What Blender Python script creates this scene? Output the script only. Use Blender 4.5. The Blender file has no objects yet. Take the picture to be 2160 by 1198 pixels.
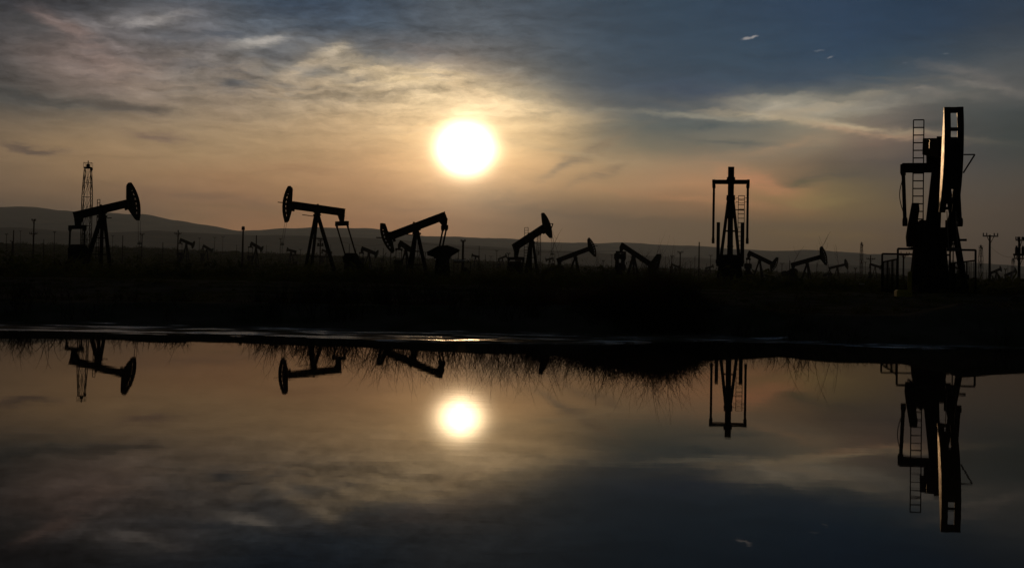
import bpy, math, random
import numpy as np
from mathutils import Vector, Matrix
R = math.radians
rnd = random.Random(7)
sc = bpy.context.scene
COL = sc.collection

# ------------------------------------------------------------------ camera
W, H, F = 2160.0, 1198.0, 2400.0
CAMZ = 1.1
PITCH, ROLL = R(1.6), R(1.06)
cam_d = bpy.data.cameras.new("camera")
cam = bpy.data.objects.new("camera", cam_d)
COL.objects.link(cam)
cam_d.sensor_fit = 'HORIZONTAL'
cam_d.sensor_width = 36.0
cam_d.lens = 36.0 * F / W
cam_d.shift_y = -67.0 / W
cam_d.clip_start = 0.1
cam_d.clip_end = 40000
rot = Matrix.Rotation(math.pi / 2 + PITCH, 4, 'X') @ Matrix.Rotation(ROLL, 4, 'Z')
cam.matrix_world = Matrix.Translation((0, 0, CAMZ)) @ rot
sc.camera = cam
RM = np.array(rot.to_3x3())
PX0, PY0 = W / 2, H / 2 - 67.0 + 0.5

def ray(px, py):
    d = RM @ np.array([(px - PX0) / F, -(py - PY0) / F, -1.0])
    return d / d[1]
def at(px, py, Y):
    d = ray(px, py)
    return Vector((d[0] * Y, Y, CAMZ + d[2] * Y))
def azel(px, py):
    d = ray(px, py)
    return math.atan2(d[0], d[1]), math.atan2(d[2], math.hypot(d[0], d[1]))
def proj(p):
    v = RM.T @ np.array([p[0], p[1], p[2] - CAMZ])
    return PX0 + F * v[0] / -v[2], PY0 - F * v[1] / -v[2]

def lin(c):
    return tuple(((v / 255.0 + 0.055) / 1.055) ** 2.4 if v > 10 else v / 255 / 12.92 for v in c)

# ------------------------------------------------------------------ tags and mesh collector
def tag(o, label=None, cat=None, group=None, kind=None):
    if label: o['label'] = label
    if cat: o['category'] = cat
    if group: o['group'] = group
    if kind: o['kind'] = kind
    return o
def empty(name, loc=(0, 0, 0), rz=0.0):
    o = bpy.data.objects.new(name, None)
    COL.objects.link(o)
    o.location = loc
    o.rotation_euler = (0, 0, rz)
    o.empty_display_size = 0.3
    return o
def copy_tree(o, parent=None):
    c = o.copy()
    COL.objects.link(c)
    if parent is not None: c.parent = parent
    for ch in list(o.children):
        copy_tree(ch, c)
    return c

class MB:
    def __init__(s):
        s.v = []; s.f = []
    def add(s, vs, fs):
        b = len(s.v)
        s.v.extend([tuple(x) for x in vs])
        s.f.extend([tuple(b + i for i in f) for f in fs])
        return s
    def box(s, c, d, M=None):
        x, y, z = d[0] / 2, d[1] / 2, d[2] / 2
        vs = [Vector((sx * x, sy * y, sz * z)) for sx in (-1, 1) for sy in (-1, 1) for sz in (-1, 1)]
        if M is not None: vs = [M @ v for v in vs]
        c = Vector(c)
        return s.add([v + c for v in vs], [(0, 1, 3, 2), (4, 6, 7, 5), (0, 4, 5, 1), (2, 3, 7, 6), (0, 2, 6, 4), (1, 5, 7, 3)])
    def bar(s, a, b, w, h=None, up=(0, 0, 1), w2=None, h2=None):
        a = Vector(a); b = Vector(b); h = h or w; w2 = w2 or w; h2 = h2 or h
        d = (b - a).normalized()
        u = Vector(up)
        if abs(d.dot(u)) > 0.98: u = Vector((1, 0, 0))
        x = d.cross(u).normalized(); y = x.cross(d).normalized()
        vs = []
        for p, ww, hh in ((a, w, h), (b, w2, h2)):
            for sx, sy in ((-1, -1), (1, -1), (1, 1), (-1, 1)):
                vs.append(p + x * sx * ww / 2 + y * sy * hh / 2)
        return s.add(vs, [(3, 2, 1, 0), (4, 5, 6, 7), (0, 1, 5, 4), (1, 2, 6, 5), (2, 3, 7, 6), (3, 0, 4, 7)])
    def cyl(s, a, b, r, r2=None, n=10):
        a = Vector(a); b = Vector(b); r2 = r if r2 is None else r2
        d = (b - a).normalized()
        u = Vector((0, 0, 1)) if abs(d.z) < 0.95 else Vector((1, 0, 0))
        x = d.cross(u).normalized(); y = x.cross(d)
        vs = []
        for p, rr in ((a, r), (b, r2)):
            for i in range(n):
                t = 2 * math.pi * i / n
                vs.append(p + (x * math.cos(t) + y * math.sin(t)) * rr)
        fs = [(i, (i + 1) % n, n + (i + 1) % n, n + i) for i in range(n)]
        fs += [tuple(reversed(range(n))), tuple(range(n, 2 * n))]
        return s.add(vs, fs)
    def path(s, pts, r, n=6):
        for a, b in zip(pts[:-1], pts[1:]):
            s.cyl(a, b, r, n=n)
        return s
    def xz(s, poly, y0, y1):
        """polygon in the x-z plane swept in y"""
        n = len(poly)
        vs = [(p[0], y0, p[1]) for p in poly] + [(p[0], y1, p[1]) for p in poly]
        fs = [tuple(range(n)), tuple(reversed(range(n, 2 * n)))]
        fs += [(i, n + i, n + (i + 1) % n, (i + 1) % n) for i in range(n)]
        return s.add(vs, fs)
    def arc(s, c, r0, r1, a0, a1, y0, y1, n=10):
        """arc band in the x-z plane round c"""
        for k in range(n):
            t0 = a0 + (a1 - a0) * k / n; t1 = a0 + (a1 - a0) * (k + 1) / n
            s.xz([(c[0] + r * math.cos(t), c[1] + r * math.sin(t)) for r, t in ((r0, t0), (r1, t0), (r1, t1), (r0, t1))], y0, y1)
        return s
    def build(s, name, m, parent=None, smooth=False):
        me = bpy.data.meshes.new(name)
        me.from_pydata(s.v, [], s.f)
        me.update()
        if m: me.materials.append(m)
        if smooth:
            me.polygons.foreach_set('use_smooth', [True] * len(me.polygons))
        o = bpy.data.objects.new(name, me)
        COL.objects.link(o)
        if parent is not None: o.parent = parent
        return o

# ------------------------------------------------------------------ materials
def mat(name, base, rough=0.6, metal=0.0, var=0.35, scale=3.0, bump=0.0, spec=0.5, rvar=0.1, base2=None):
    m = bpy.data.materials.new(name); m.use_nodes = True
    nt = m.node_tree; b = nt.nodes['Principled BSDF']
    tc = nt.nodes.new('ShaderNodeTexCoord')
    nz = nt.nodes.new('ShaderNodeTexNoise'); nz.inputs['Scale'].default_value = scale
    nz.inputs['Detail'].default_value = 5; nz.inputs['Roughness'].default_value = 0.65
    nt.links.new(tc.outputs['Object'], nz.inputs['Vector'])
    mx = nt.nodes.new('ShaderNodeMix'); mx.data_type = 'RGBA'
    mr = nt.nodes.new('ShaderNodeMapRange')
    mr.inputs[1].default_value = 0.35; mr.inputs[2].default_value = 0.65
    nt.links.new(nz.outputs[0], mr.inputs[0])
    nt.links.new(mr.outputs[0], mx.inputs[0])
    b2 = base2 or tuple(v * (1 - var) for v in base)
    mx.inputs[6].default_value = (*base, 1); mx.inputs[7].default_value = (*b2, 1)
    nt.links.new(mx.outputs[2], b.inputs['Base Color'])
    r2 = nt.nodes.new('ShaderNodeMapRange')
    r2.inputs[3].default_value = max(0.02, rough - rvar); r2.inputs[4].default_value = min(1, rough + rvar)
    nt.links.new(nz.outputs[0], r2.inputs[0]); nt.links.new(r2.outputs[0], b.inputs['Roughness'])
    b.inputs['Metallic'].default_value = metal
    b.inputs['Specular IOR Level'].default_value = spec
    if bump:
        bp = nt.nodes.new('ShaderNodeBump'); bp.inputs['Strength'].default_value = bump
        bp.inputs['Distance'].default_value = 0.02
        n2 = nt.nodes.new('ShaderNodeTexNoise'); n2.inputs['Scale'].default_value = scale * 7
        nt.links.new(tc.outputs['Object'], n2.inputs['Vector'])
        nt.links.new(n2.outputs[0], bp.inputs['Height']); nt.links.new(bp.outputs[0], b.inputs['Normal'])
    return m
M = {}
M['steel'] = mat('weathered_dark_paint', (0.024, 0.024, 0.021), 0.75, spec=0.0, bump=0.15)
M['glint_web'] = mat('shiny_glint_web', (0.10, 0.07, 0.04), 0.30, spec=0.6, bump=0.2, rvar=0.15)  # lighter and glossier than the other paint, to bring out the beam's sunlit patches
M['gloss'] = mat('glossy_dark_paint', (0.03, 0.028, 0.022), 0.36, spec=0.14, bump=0.10, rvar=0.12)
M['olive'] = mat('olive_paint', (0.03, 0.032, 0.016), 0.7, spec=0.0, bump=0.15)
M['navy'] = mat('blue_black_paint', (0.02, 0.026, 0.034), 0.5, spec=0.3, bump=0.15)
M['rust'] = mat('rusty_paint', (0.07, 0.032, 0.018), 0.65, spec=0.25, bump=0.2)
M['pale_paint'] = mat('pale_weathered_paint', (0.30, 0.22, 0.12), 0.42, spec=0.5, bump=0.1, base2=(0.16, 0.08, 0.035))
M['galv'] = mat('galvanised_steel', (0.10, 0.10, 0.10), 0.5, metal=0.6)
M['cable'] = mat('wire_rope', (0.05, 0.05, 0.05), 0.5, metal=0.5)
M['wood'] = mat('creosoted_wood', (0.035, 0.025, 0.018), 0.8, spec=0.15)
M['concrete'] = mat('stained_concrete', (0.10, 0.095, 0.085), 0.85, spec=0.2)
M['yellow'] = mat('yellow_safety_paint', (0.55, 0.42, 0.03), 0.6, spec=0.3)
M['white'] = mat('white_paint', (0.6, 0.58, 0.52), 0.45, spec=0.4)
M['twig'] = mat('dry_twigs', (0.04, 0.03, 0.02), 0.85, spec=0.1, scale=1.5)
M['scrub'] = mat('dusty_scrub_leaves', (0.055, 0.065, 0.028), 0.85, spec=0.0, scale=0.15, base2=(0.022, 0.02, 0.012))
M['shiny'] = mat('glint_metal', (0.6, 0.55, 0.5), 0.28, metal=1.0, rvar=0.05)  # for the cylinders added as sun glints
M['tank'] = mat('tank_paint', (0.03, 0.031, 0.03), 0.8, spec=.1)

for k_, c_, f_ in (('scrub', (.08, .10, .035), .30), ('twig', (.10, .07, .04), .25)):
    nt_ = M[k_].node_tree; tr_ = nt_.nodes.new('ShaderNodeBsdfTranslucent'); tr_.inputs['Color'].default_value = (*c_, 1)
    ms_ = nt_.nodes.new('ShaderNodeMixShader'); ms_.inputs[0].default_value = f_
    nt_.links.new(nt_.nodes['Principled BSDF'].outputs[0], ms_.inputs[1]); nt_.links.new(tr_.outputs[0], ms_.inputs[2])
    nt_.links.new(ms_.outputs[0], nt_.nodes['Material Output'].inputs[0])
# ------------------------------------------------------------------ terrain
def vnoise(x, y, seed=0):
    """smooth value noise on arrays"""
    xi = np.floor(x); yi = np.floor(y); fx = x - xi; fy = y - yi
    fx = fx * fx * (3 - 2 * fx); fy = fy * fy * (3 - 2 * fy)
    def h(a, b):
        n = np.sin(a * 127.1 + b * 311.7 + seed * 74.7) * 43758.5453
        return n - np.floor(n)
    return (h(xi, yi) * (1 - fx) + h(xi + 1, yi) * fx) * (1 - fy) + (h(xi, yi + 1) * (1 - fx) + h(xi + 1, yi + 1) * fx) * fy
def fbm(x, y, seed=0, o=4):
    s = 0; a = 0.5; t = 0
    for k in range(o):
        s = s + a * (vnoise(x * 2 ** k, y * 2 ** k, seed + k) - 0.5); t += a; a *= 0.5
    return s / t * 2
RIDGE_PX = [0, 150, 300, 550, 800, 1000, 1150, 1300, 1500, 1650, 1800, 1950, 2050, 2160]
RIDGE_PY = [513, 518, 523, 534, 543, 550, 557, 565, 570, 574, 578, 584, 588, 592]
_raz = []; _rel = []
for a_, b_ in zip(RIDGE_PX, RIDGE_PY):
    d_ = ray(a_, b_); _raz.append(d_[0]); _rel.append(d_[2] * F)
def smooth(t):
    t = np.clip(t, 0, 1); return t * t * (3 - 2 * t)
def shore(X):
    u = X / 22.0 * F + 1080
    s = np.interp(u, [-2000, 0, 400, 700, 1000, 1250, 1500, 1700, 1900, 2160, 4000], [20, 21.9, 22.0, 21.5, 21.1, 21.6, 23.6, 23.2, 22.3, 22.6, 20])
    return s
def ground_z(X, Y):
    X = np.asarray(X, float); Y = np.asarray(Y, float)
    sh = shore(X) + 0.35 * fbm(X * 0.25, X * 0 + 3, 5)
    t = Y - sh
    tx = X / np.maximum(Y, 1)
    flat = np.interp(tx * F + 1080, [-500, 1150, 1500, 1750, 2400], [3.6, 3.4, 2.6, 0.8, 0.7])
    z_under = np.maximum(-0.7, t * 0.07)
    z_flat = 0.007 * t + 0.030 * fbm(X * 0.55, Y * 1.6, 11, 4) + 0.008 * fbm(X * 3, Y * 5, 21, 3)
    tb = np.clip(t - flat, 0, None)
    bank = 0.42 * smooth(tb / 3.0)
    berm = np.interp(tx * F + 1080, [0, 1150, 1290, 1400, 1520, 1640, 1900, 2030, 2120, 2400], [0, .12, .32, .42, .28, 0.08, .08, .42, .30, .1])
    bank = bank + berm * np.exp(-((tb - 3.0) / 1.9) ** 2) + 0.05 * fbm(X * 0.7, Y * 0.7, 31, 4) * smooth(tb / 1.5)
    plateau = 0.55 * smooth((Y - 32) / 16.0)
    E = np.interp(tx, _raz, _rel)
    k = np.clip((Y - 120) / 680.0, 0, None)
    el = E * np.minimum(k, 1) ** 0.75
    far = np.where(Y > 120, np.maximum(0, CAMZ + el * np.minimum(Y, 800) / F - 0.97) * smooth((Y - 120) / 120), 0)
    far = far + np.where(Y > 60, 0.25 * fbm(X * 0.04, Y * 0.04, 41, 4) * smooth((Y - 60) / 200) * 1.6, 0)
    z = np.where(t < 0, z_under, z_flat * (1 - smooth(tb / 2)) + 0.03 * smooth(tb / 2) + bank + plateau + far)
    z = np.where(t < 0, np.minimum(z, z_flat), z)
    # the pond closes behind and beside the camera
    back = smooth((-Y - 14) / 8.0) * 1.6
    side = smooth((np.abs(X) - 70) / 12.0) * 1.6
    edge = np.maximum(back, side)
    return np.where(Y < 26, np.maximum(z, -0.7 + edge), z)
def gz(x, y): return float(ground_z(x, y))

def grid_mesh(name, xs, ys, Z, m, fan=None, smooth_=True):
    nu, nv = len(xs), len(ys)
    Xg = xs[None, :] * (fan(ys)[:, None] if fan else 1.0) + 0 * ys[:, None]
    Yg = ys[:, None] + 0 * Xg
    Zg = Z(Xg, Yg)
    co = np.stack([Xg, Yg, Zg], -1).reshape(-1, 3)
    i = np.arange(nv - 1)[:, None] * nu + np.arange(nu - 1)[None, :]
    q = np.stack([i, i + 1, i + 1 + nu, i + nu], -1).reshape(-1, 4)
    me = bpy.data.meshes.new(name)
    me.vertices.add(len(co)); me.vertices.foreach_set('co', co.ravel())
    me.loops.add(q.size); me.loops.foreach_set('vertex_index', q.ravel())
    me.polygons.add(len(q)); me.polygons.foreach_set('loop_start', np.arange(len(q)) * 4)
    me.update(calc_edges=True)
    if smooth_: me.polygons.foreach_set('use_smooth', [True] * len(q))
    me.materials.append(m)
    o = bpy.data.objects.new(name, me); COL.objects.link(o)
    return o

# ground material: dry soil inland, wet gloss near the water line (by real height)
def ground_mat():
    m = bpy.data.materials.new('oilfield_soil'); m.use_nodes = True
    nt = m.node_tree; b = nt.nodes['Principled BSDF']; L = nt.links.new
    g = nt.nodes.new('ShaderNodeNewGeometry'); sp = nt.nodes.new('ShaderNodeSeparateXYZ'); L(g.outputs['Position'], sp.inputs[0])
    wet = nt.nodes.new('ShaderNodeMapRange'); wet.inputs[1].default_value = 0.025; wet.inputs[2].default_value = 0.10
    wet.inputs[3].default_value = 1; wet.inputs[4].default_value = 0
    wmp = nt.nodes.new('ShaderNodeMapping'); wmp.inputs['Scale'].default_value = (.5, 1.6, 1); L(g.outputs['Position'], wmp.inputs[0])
    wn = nt.nodes.new('ShaderNodeTexNoise'); wn.inputs['Scale'].default_value = 1.3; wn.inputs['Detail'].default_value = 6; L(wmp.outputs[0], wn.inputs['Vector'])
    wa = nt.nodes.new('ShaderNodeMath'); wa.operation = 'MULTIPLY_ADD'; L(wn.outputs[0], wa.inputs[0]); wa.inputs[1].default_value = .42; wa.inputs[2].default_value = -.165
    wb_ = nt.nodes.new('ShaderNodeMath'); wb_.operation = 'ADD'; L(sp.outputs[2], wb_.inputs[0]); L(wa.outputs[0], wb_.inputs[1])
    L(wb_.outputs[0], wet.inputs[0])
    n1 = nt.nodes.new('ShaderNodeTexNoise'); n1.inputs['Scale'].default_value = 0.6; n1.inputs['Detail'].default_value = 8
    L(g.outputs['Position'], n1.inputs['Vector'])
    cr = nt.nodes.new('ShaderNodeValToRGB'); cr.color_ramp.elements[0].position = 0.35; cr.color_ramp.elements[1].position = 0.65
    cr.color_ramp.elements[0].color = (0.075, 0.080, 0.040, 1); cr.color_ramp.elements[1].color = (0.17, 0.145, 0.11, 1)
    L(n1.outputs[0], cr.inputs[0])
    mx = nt.nodes.new('ShaderNodeMix'); mx.data_type = 'RGBA'; L(wet.outputs[0], mx.inputs[0]); L(cr.outputs[0], mx.inputs[6])
    mx.inputs[7].default_value = (0.02, 0.018, 0.015, 1)
    L(mx.outputs[2], b.inputs['Base Color'])
    rr = nt.nodes.new('ShaderNodeMapRange'); rr.inputs[3].default_value = 0.95; rr.inputs[4].default_value = 0.22
    L(wet.outputs[0], rr.inputs[0]); L(rr.outputs[0], b.inputs['Roughness'])
    ss = nt.nodes.new('ShaderNodeMapRange'); ss.inputs[3].default_value = 0.05; ss.inputs[4].default_value = 0.5
    L(wet.outputs[0], ss.inputs[0]); L(ss.outputs[0], b.inputs['Specular IOR Level'])
    n2 = nt.nodes.new('ShaderNodeTexNoise'); n2.inputs['Scale'].default_value = 14; n2.inputs['Detail'].default_value = 6
    L(g.outputs['Position'], n2.inputs['Vector'])
    bp = nt.nodes.new('ShaderNodeBump'); bp.inputs['Strength'].default_value = 0.5; bp.inputs['Distance'].default_value = 0.02
    L(n2.outputs[0], bp.inputs['Height']); L(bp.outputs[0], b.inputs['Normal'])
    df = nt.nodes.new('ShaderNodeBsdfDiffuse'); L(mx.outputs[2], df.inputs['Color']); L(bp.outputs[0], df.inputs['Normal'])
    ms = nt.nodes.new('ShaderNodeMixShader'); L(wet.outputs[0], ms.inputs[0]); L(df.outputs[0], ms.inputs[1]); L(b.outputs[0], ms.inputs[2])
    L(ms.outputs[0], nt.nodes['Material Output'].inputs[0])
    return m
ys = np.concatenate([np.arange(-60, 18, 3.0), np.arange(18, 32, 0.08), np.arange(32, 60, 0.5), np.geomspace(60, 900, 130), np.geomspace(930, 20000, 24)])
us = np.linspace(-1, 1, 521)
xs_ = (us + 3.5 * us ** 3) / 4.5
grd = grid_mesh('ground', xs_, ys, ground_z, ground_mat(), fan=lambda y: (y + 95) * 1.05)
tag(grd, kind='structure')

# water
def water_mat():
    m = bpy.data.materials.new('still_water'); m.use_nodes = True
    nt = m.node_tree; L = nt.links.new
    for n in list(nt.nodes): nt.nodes.remove(n)
    out = nt.nodes.new('ShaderNodeOutputMaterial')
    b = nt.nodes.new('ShaderNodeBsdfGlossy'); b.inputs['Color'].default_value = (.64, .59, .54, 1); b.inputs['Roughness'].default_value = 0.012
    df = nt.nodes.new('ShaderNodeBsdfDiffuse'); df.inputs['Color'].default_value = (.055, .047, .036, 1)
    fr = nt.nodes.new('ShaderNodeFresnel'); fr.inputs['IOR'].default_value = 1.24
    mxs = nt.nodes.new('ShaderNodeMixShader'); L(fr.outputs[0], mxs.inputs[0]); L(df.outputs[0], mxs.inputs[1]); L(b.outputs[0], mxs.inputs[2])
    tc = nt.nodes.new('ShaderNodeNewGeometry')
    mp = nt.nodes.new('ShaderNodeMapping'); mp.inputs['Scale'].default_value = (0.6, 2.2, 1)
    L(tc.outputs['Position'], mp.inputs[0])
    n = nt.nodes.new('ShaderNodeTexNoise'); n.inputs['Scale'].default_value = 1.5; n.inputs['Detail'].default_value = 4
    L(mp.outputs[0], n.inputs['Vector'])
    bp = nt.nodes.new('ShaderNodeBump'); bp.inputs['Strength'].default_value = 0.05; bp.inputs['Distance'].default_value = 0.005
    L(n.outputs[0], bp.inputs['Height']); L(bp.outputs[0], b.inputs['Normal']); L(bp.outputs[0], fr.inputs['Normal'])
    L(mxs.outputs[0], out.inputs[0])
    return m
wm = MB(); 
wm.add([(-90, -30, 0), (90, -30, 0), (90, 29, 0), (-90, 29, 0)], [(0, 1, 2, 3)])
tag(wm.build('water', water_mat()), kind='structure')

# hills far behind
def hills_layer(px, py, D, depth, bumps, seed, name):
    tx = []; hh = []
    for a, b in zip(px, py):
        d = ray(a, b); tx.append(d[0]); hh.append(CAMZ + d[2] * D)
    def Z(X, Y):
        base = np.interp(X / D, tx, hh)
        k = (Y - D) / depth
        prof = np.clip(1 - np.abs(k) ** 1.3, 0, 1)
        n = fbm(X / 420.0, Y / 300.0, seed, 5)
        return base * prof + n * bumps * np.clip(1 - 0.65 * prof, 0, 1) * np.minimum(1, prof * 5) - (prof <= 0) * 5
    xs = np.linspace(-0.75 * D, 0.75 * D, 420)
    yy = np.linspace(D - depth, D + depth, 46)
    m = MATH
    o = grid_mesh(name, xs, yy, Z, m)
    tag(o, kind='structure')
    return o
MATH = mat('dry_grass_hills', (0.17, 0.15, 0.11), 0.95, spec=0.0, scale=0.004, base2=(0.08, 0.08, 0.06))
hills_layer([-600, 0, 70, 150, 300, 385, 440, 505, 560, 600, 690, 740, 800, 900, 1000, 1080, 1200, 1260, 1300, 1420, 1500, 1600, 1700, 1800, 1960, 2060, 2160, 2700],
            [430, 437, 438, 447, 456, 467, 471, 484, 484, 481, 482, 485, 487, 495, 498, 504, 512, 515, 516, 520, 523, 530, 533, 537, 547, 556, 566, 590], 6500, 1700, 70, 3, 'hills')
hills_layer([-600, 0, 60, 200, 330, 420, 520, 640, 800, 1000, 1250, 1500, 2160, 2700],
            [478, 482, 480, 490, 484, 489, 496, 497, 504, 520, 536, 548, 578, 592], 3800, 900, 40, 9, 'hills')

# ------------------------------------------------------------------ pumpjacks
def rot_xz(p, a, c):
    x, z = p
    return (c[0] + x * math.cos(a) - z * math.sin(a), c[1] + x * math.sin(a) + z * math.cos(a))

def pumpjack(px, py, D, phi, head_px, tail_px, ang, label, detail=2, hb=0.8, wb=0.38, up=28, dn=27, drop=0.75,
             eqh=1.2, shaft=None, crank=(1.15, 200, 2.3), cw=0.5, m='steel', lad=None, head='single', group=None, R_=None, Lt_=None,
             bear=True, spread=(0.8, 0.8, 1.6), hh=None, rear_tall=False, rails=False, lift=0.0, cwshape='box', bg=True, bracket=None, headd=1.22, lever=.95, ct=.09, hx=1.3, rimw=.24, gwx=None, eqt=.34):
    """phi: direction of the head in the world, degrees from +X towards +Y. ang: beam, head up positive."""
    P = at(px, py, D)
    th = R(phi); A = R(ang); s = F / D
    ta = P.x / P.y
    fore = abs(math.cos(th) - ta * math.sin(th))
    Rr = R_ or abs(head_px - px) / s / fore / max(0.5, math.cos(A))
    Lt = Lt_ or abs(tail_px - px) / s / fore / math.cos(A)
    g0 = gz(P.x, P.y) - 0.02 + lift
    Hp = P.z - g0
    root = empty('pumpjack', (P.x, P.y, g0), th)
    tag(root, label, 'pumpjack', group)
    mt = M[m]
    c = (0.0, Hp)
    def B(x, z): return rot_xz((x, z), A, c)          # beam frame -> jack frame
    def B3(x, y, z):
        q = B(x, z); return Vector((q[0], y, q[1]))
    k = Rr / 4.0                                       # size factor
    hz = hb / 2
    xh = Rr - (headd * k if head == 'single' else 0.85)
    # walking beam: I section with stiffeners; its centre line runs hz above the saddle
    b = MB()
    z0, z1 = 0.0, hb
    tf = 0.05
    b.xz([B(-Lt - 0.3, z0 + tf), B(xh, z0 + tf), B(xh, z1 - tf), B(-Lt - 0.3, z1 - tf)], -0.03, 0.03)
    fl_ = MB() if head == 'twin' else b
    for za, zb in ((z0, z0 + tf), (z1 - tf, z1)):
        fl_.xz([B(-Lt - 0.3, za), B(xh, za), B(xh, zb), B(-Lt - 0.3, zb)], -wb / 2, wb / 2)
    ns = (3 if head == 'twin' else 6) if detail > 1 else 2
    for i in range(ns + 1):
        x = -Lt - 0.27 + (xh + Lt + 0.24) * i / ns
        b.xz([B(x, z0 + tf), B(x + 0.04, z0 + tf), B(x + 0.04, z1 - tf), B(x, z1 - tf)], -wb / 2 + 0.01, wb / 2 - 0.01)
    b.build('walking_beam', M['glint_web'] if head == 'twin' else mt, root)
    if head == 'twin':
        fl_.build('beam_flanges', mt, root)
        gmask = MB()  # dark plates added so the web shows sunlit only in patches
        gmask.xz([B(0, .03), B(2.3, .03), B(2.3, hb - .03), B(0, hb - .03)], -wb / 2 - .02, wb / 2 + .02)
        gmask.xz([B(-1.5, .03), B(0, .03), B(0, .36), B(-1.5, .36)], -wb / 2 - .01, wb / 2 + .01)
        gmask.xz([B(-3.1, .03), B(-1.5, .03), B(-1.5, hb - .03), B(-3.1, hb - .03)], -wb / 2 - .02, wb / 2 + .02)
        gmask.build('glint_mask', mt, root)
    # horse head
    h = MB()
    hz_off = hz + (hh or 0)
    a0, a1 = R(-dn), R(up)
    def HB(r, t): return B(r * math.cos(t), hz_off + r * math.sin(t))
    def arcband(r0, r1, t0, t1, y0, y1, n):
        for q in range(n):
            u0 = t0 + (t1 - t0) * q / n; u1 = t0 + (t1 - t0) * (q + 1) / n
            h.xz([HB(r0, u0), HB(r1, u0), HB(r1, u1), HB(r0, u1)], y0, y1)
    nb = 12 if detail > 1 else 7
    webs = [(-0.03, 0.03)] if head == 'single' else [(-0.37, -0.33), (0.33, 0.37)]
    rims = [(-rimw * k, rimw * k)] if head == 'single' else [(-0.39, -0.13), (0.13, 0.39)]
    rw = 0.10 * k
    for y0, y1 in rims:
        arcband(Rr - rw, Rr, a0, a1, y0, y1, nb)
    for y0, y1 in webs:
        # holed band behind the rim
        nh = 8
        r0, r1 = Rr - rw - 0.20 * k, Rr - rw
        for q in range(nh + 1):
            t = a0 + (a1 - a0) * q / nh
            w_ = (a1 - a0) / nh * (0.27 if 0 < q < nh else 0.2)
            lo_, hi_ = max(a0, t - w_), min(a1, t + w_)
            if q <= 0: hi_ = a0 + (a1 - a0) * 0.09
            if q >= nh - 1: lo_ = a0 + (a1 - a0) * 0.80; hi_ = a1
            arcband(r0, r1, lo_, hi_, y0, y1, 1 if q < nh - 1 else 3)
            if q >= nh - 1: break
        # solid inner plate from the band to the beam end
        pts = []
        for q in range(nb + 1):
            pts.append(HB(r0, a0 + (a1 - a0) * q / nb))
        tip = 0.12 * k
        inner = [HB(r0 - (0.22 * k if head == 'single' else -.06), a1), B(xh - 0.55 * k * 0, hz_off + hz + 0.12), B(xh - 0.08, hz_off - hz - 0.12), HB(r0 - (0.05 * k if head == 'single' else -.08), a0)]
        # build as quads between arc points and the inner line
        il = []
        L3 = [(inner[3], inner[2]), (inner[2], inner[1]), (inner[1], inner[0])]
        zs = [q_ for q_ in np.linspace(0, 1, nb + 1)]
        # param: fraction along arc -> inner polyline by matching height fraction
        fr2 = 0.5 - hz / (Rr * (math.sin(a1) - math.sin(a0))); fr1 = 0.5 + hz / (Rr * (math.sin(a1) - math.sin(a0)))
        fmid = -a0 / (a1 - a0)
        fl, fh_ = fmid - (hz + .12) / (Rr * (a1 - a0)), fmid + (hz + .12) / (Rr * (a1 - a0))
        def inn(f):
            if f < fl: t = f / fl; a_, b_ = inner[3], inner[2]
            elif f < fh_: t = (f - fl) / (fh_ - fl); a_, b_ = inner[2], inner[1]
            else: t = (f - fh_) / (1 - fh_); a_, b_ = inner[1], inner[0]
            return (a_[0] + (b_[0] - a_[0]) * t, a_[1] + (b_[1] - a_[1]) * t)
        fs = sorted(set(list(zs) + [fl, fh_]))
        for f0, f1 in zip(fs[:-1], fs[1:]):
            h.xz([inn(f0), HB(r0, a0 + (a1 - a0) * f0), HB(r0, a0 + (a1 - a0) * f1), inn(f1)], y0, y1)
    if head == 'single':
        arcband(Rr - rw - 0.25 * k, Rr, a1 - 0.015, a1, -0.2 * k, 0.2 * k, 1)
    else:
        # ties between the two side plates, seen as rungs in the open slot
        def fil(f0, f1, y0=-.16, y1=.16, n=3): arcband(Rr - 0.12, Rr - 0.015, a0 + (a1 - a0) * f0, a0 + (a1 - a0) * f1, y0, y1, n)
        fil(.955, 1.0); fil(.795, .812, n=1); fil(.69, .725, n=1); fil(.54, .69, -.16, .02); fil(.54, .69, .09, .16); fil(.255, .54, n=6)
        fil(.13, .255, -.16, -.05); fil(.13, .255, .07, .16); fil(.10, .13, n=1)
        for f in (0.98, 0.80, 0.6, .35, .115):
            t = a0 + (a1 - a0) * f
            arcband(Rr - 0.34, Rr - 0.12, t - 0.010, t + 0.010, -0.38, 0.38, 1)
    hd = h.build('horse_head', M['gloss'] if head == 'twin' else M['olive'] if m == 'steel' else mt, root)
    if bracket:
        bl, tri = bracket
        q = HB(Rr - .03, R(2)); kb = MB(); kb.bar((q[0], 0, q[1]), (q[0] + bl, 0, q[1]), .09)
        if tri: q2 = HB(Rr - .03, R(-12)); kb.bar((q[0] + bl, 0, q[1]), (q2[0], 0, q2[1]), .09)
        kb.build('head_bracket', mt, hd)
    if head == 'twin':
        br = MB()
        t = R(-3); q = HB(Rr - 0.15, t); q2 = HB(Rr - 0.15, t - R(11))
        br.bar((q[0], 0.42, q[1]), (q[0], 0.86, q[1]), 0.05); br.bar((q[0], 0.86, q[1]), (q2[0], 0.44, q2[1]), 0.05)
        br.build('head_bracket', mt, root)
    elif detail > 1:
        br = MB()
        br.bar(B3(xh - 0.25, 0, -0.22), B3(xh - 0.25, 0, 0.0), 0.22, 0.18)
        br.build('head_latch', mt, root)
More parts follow.
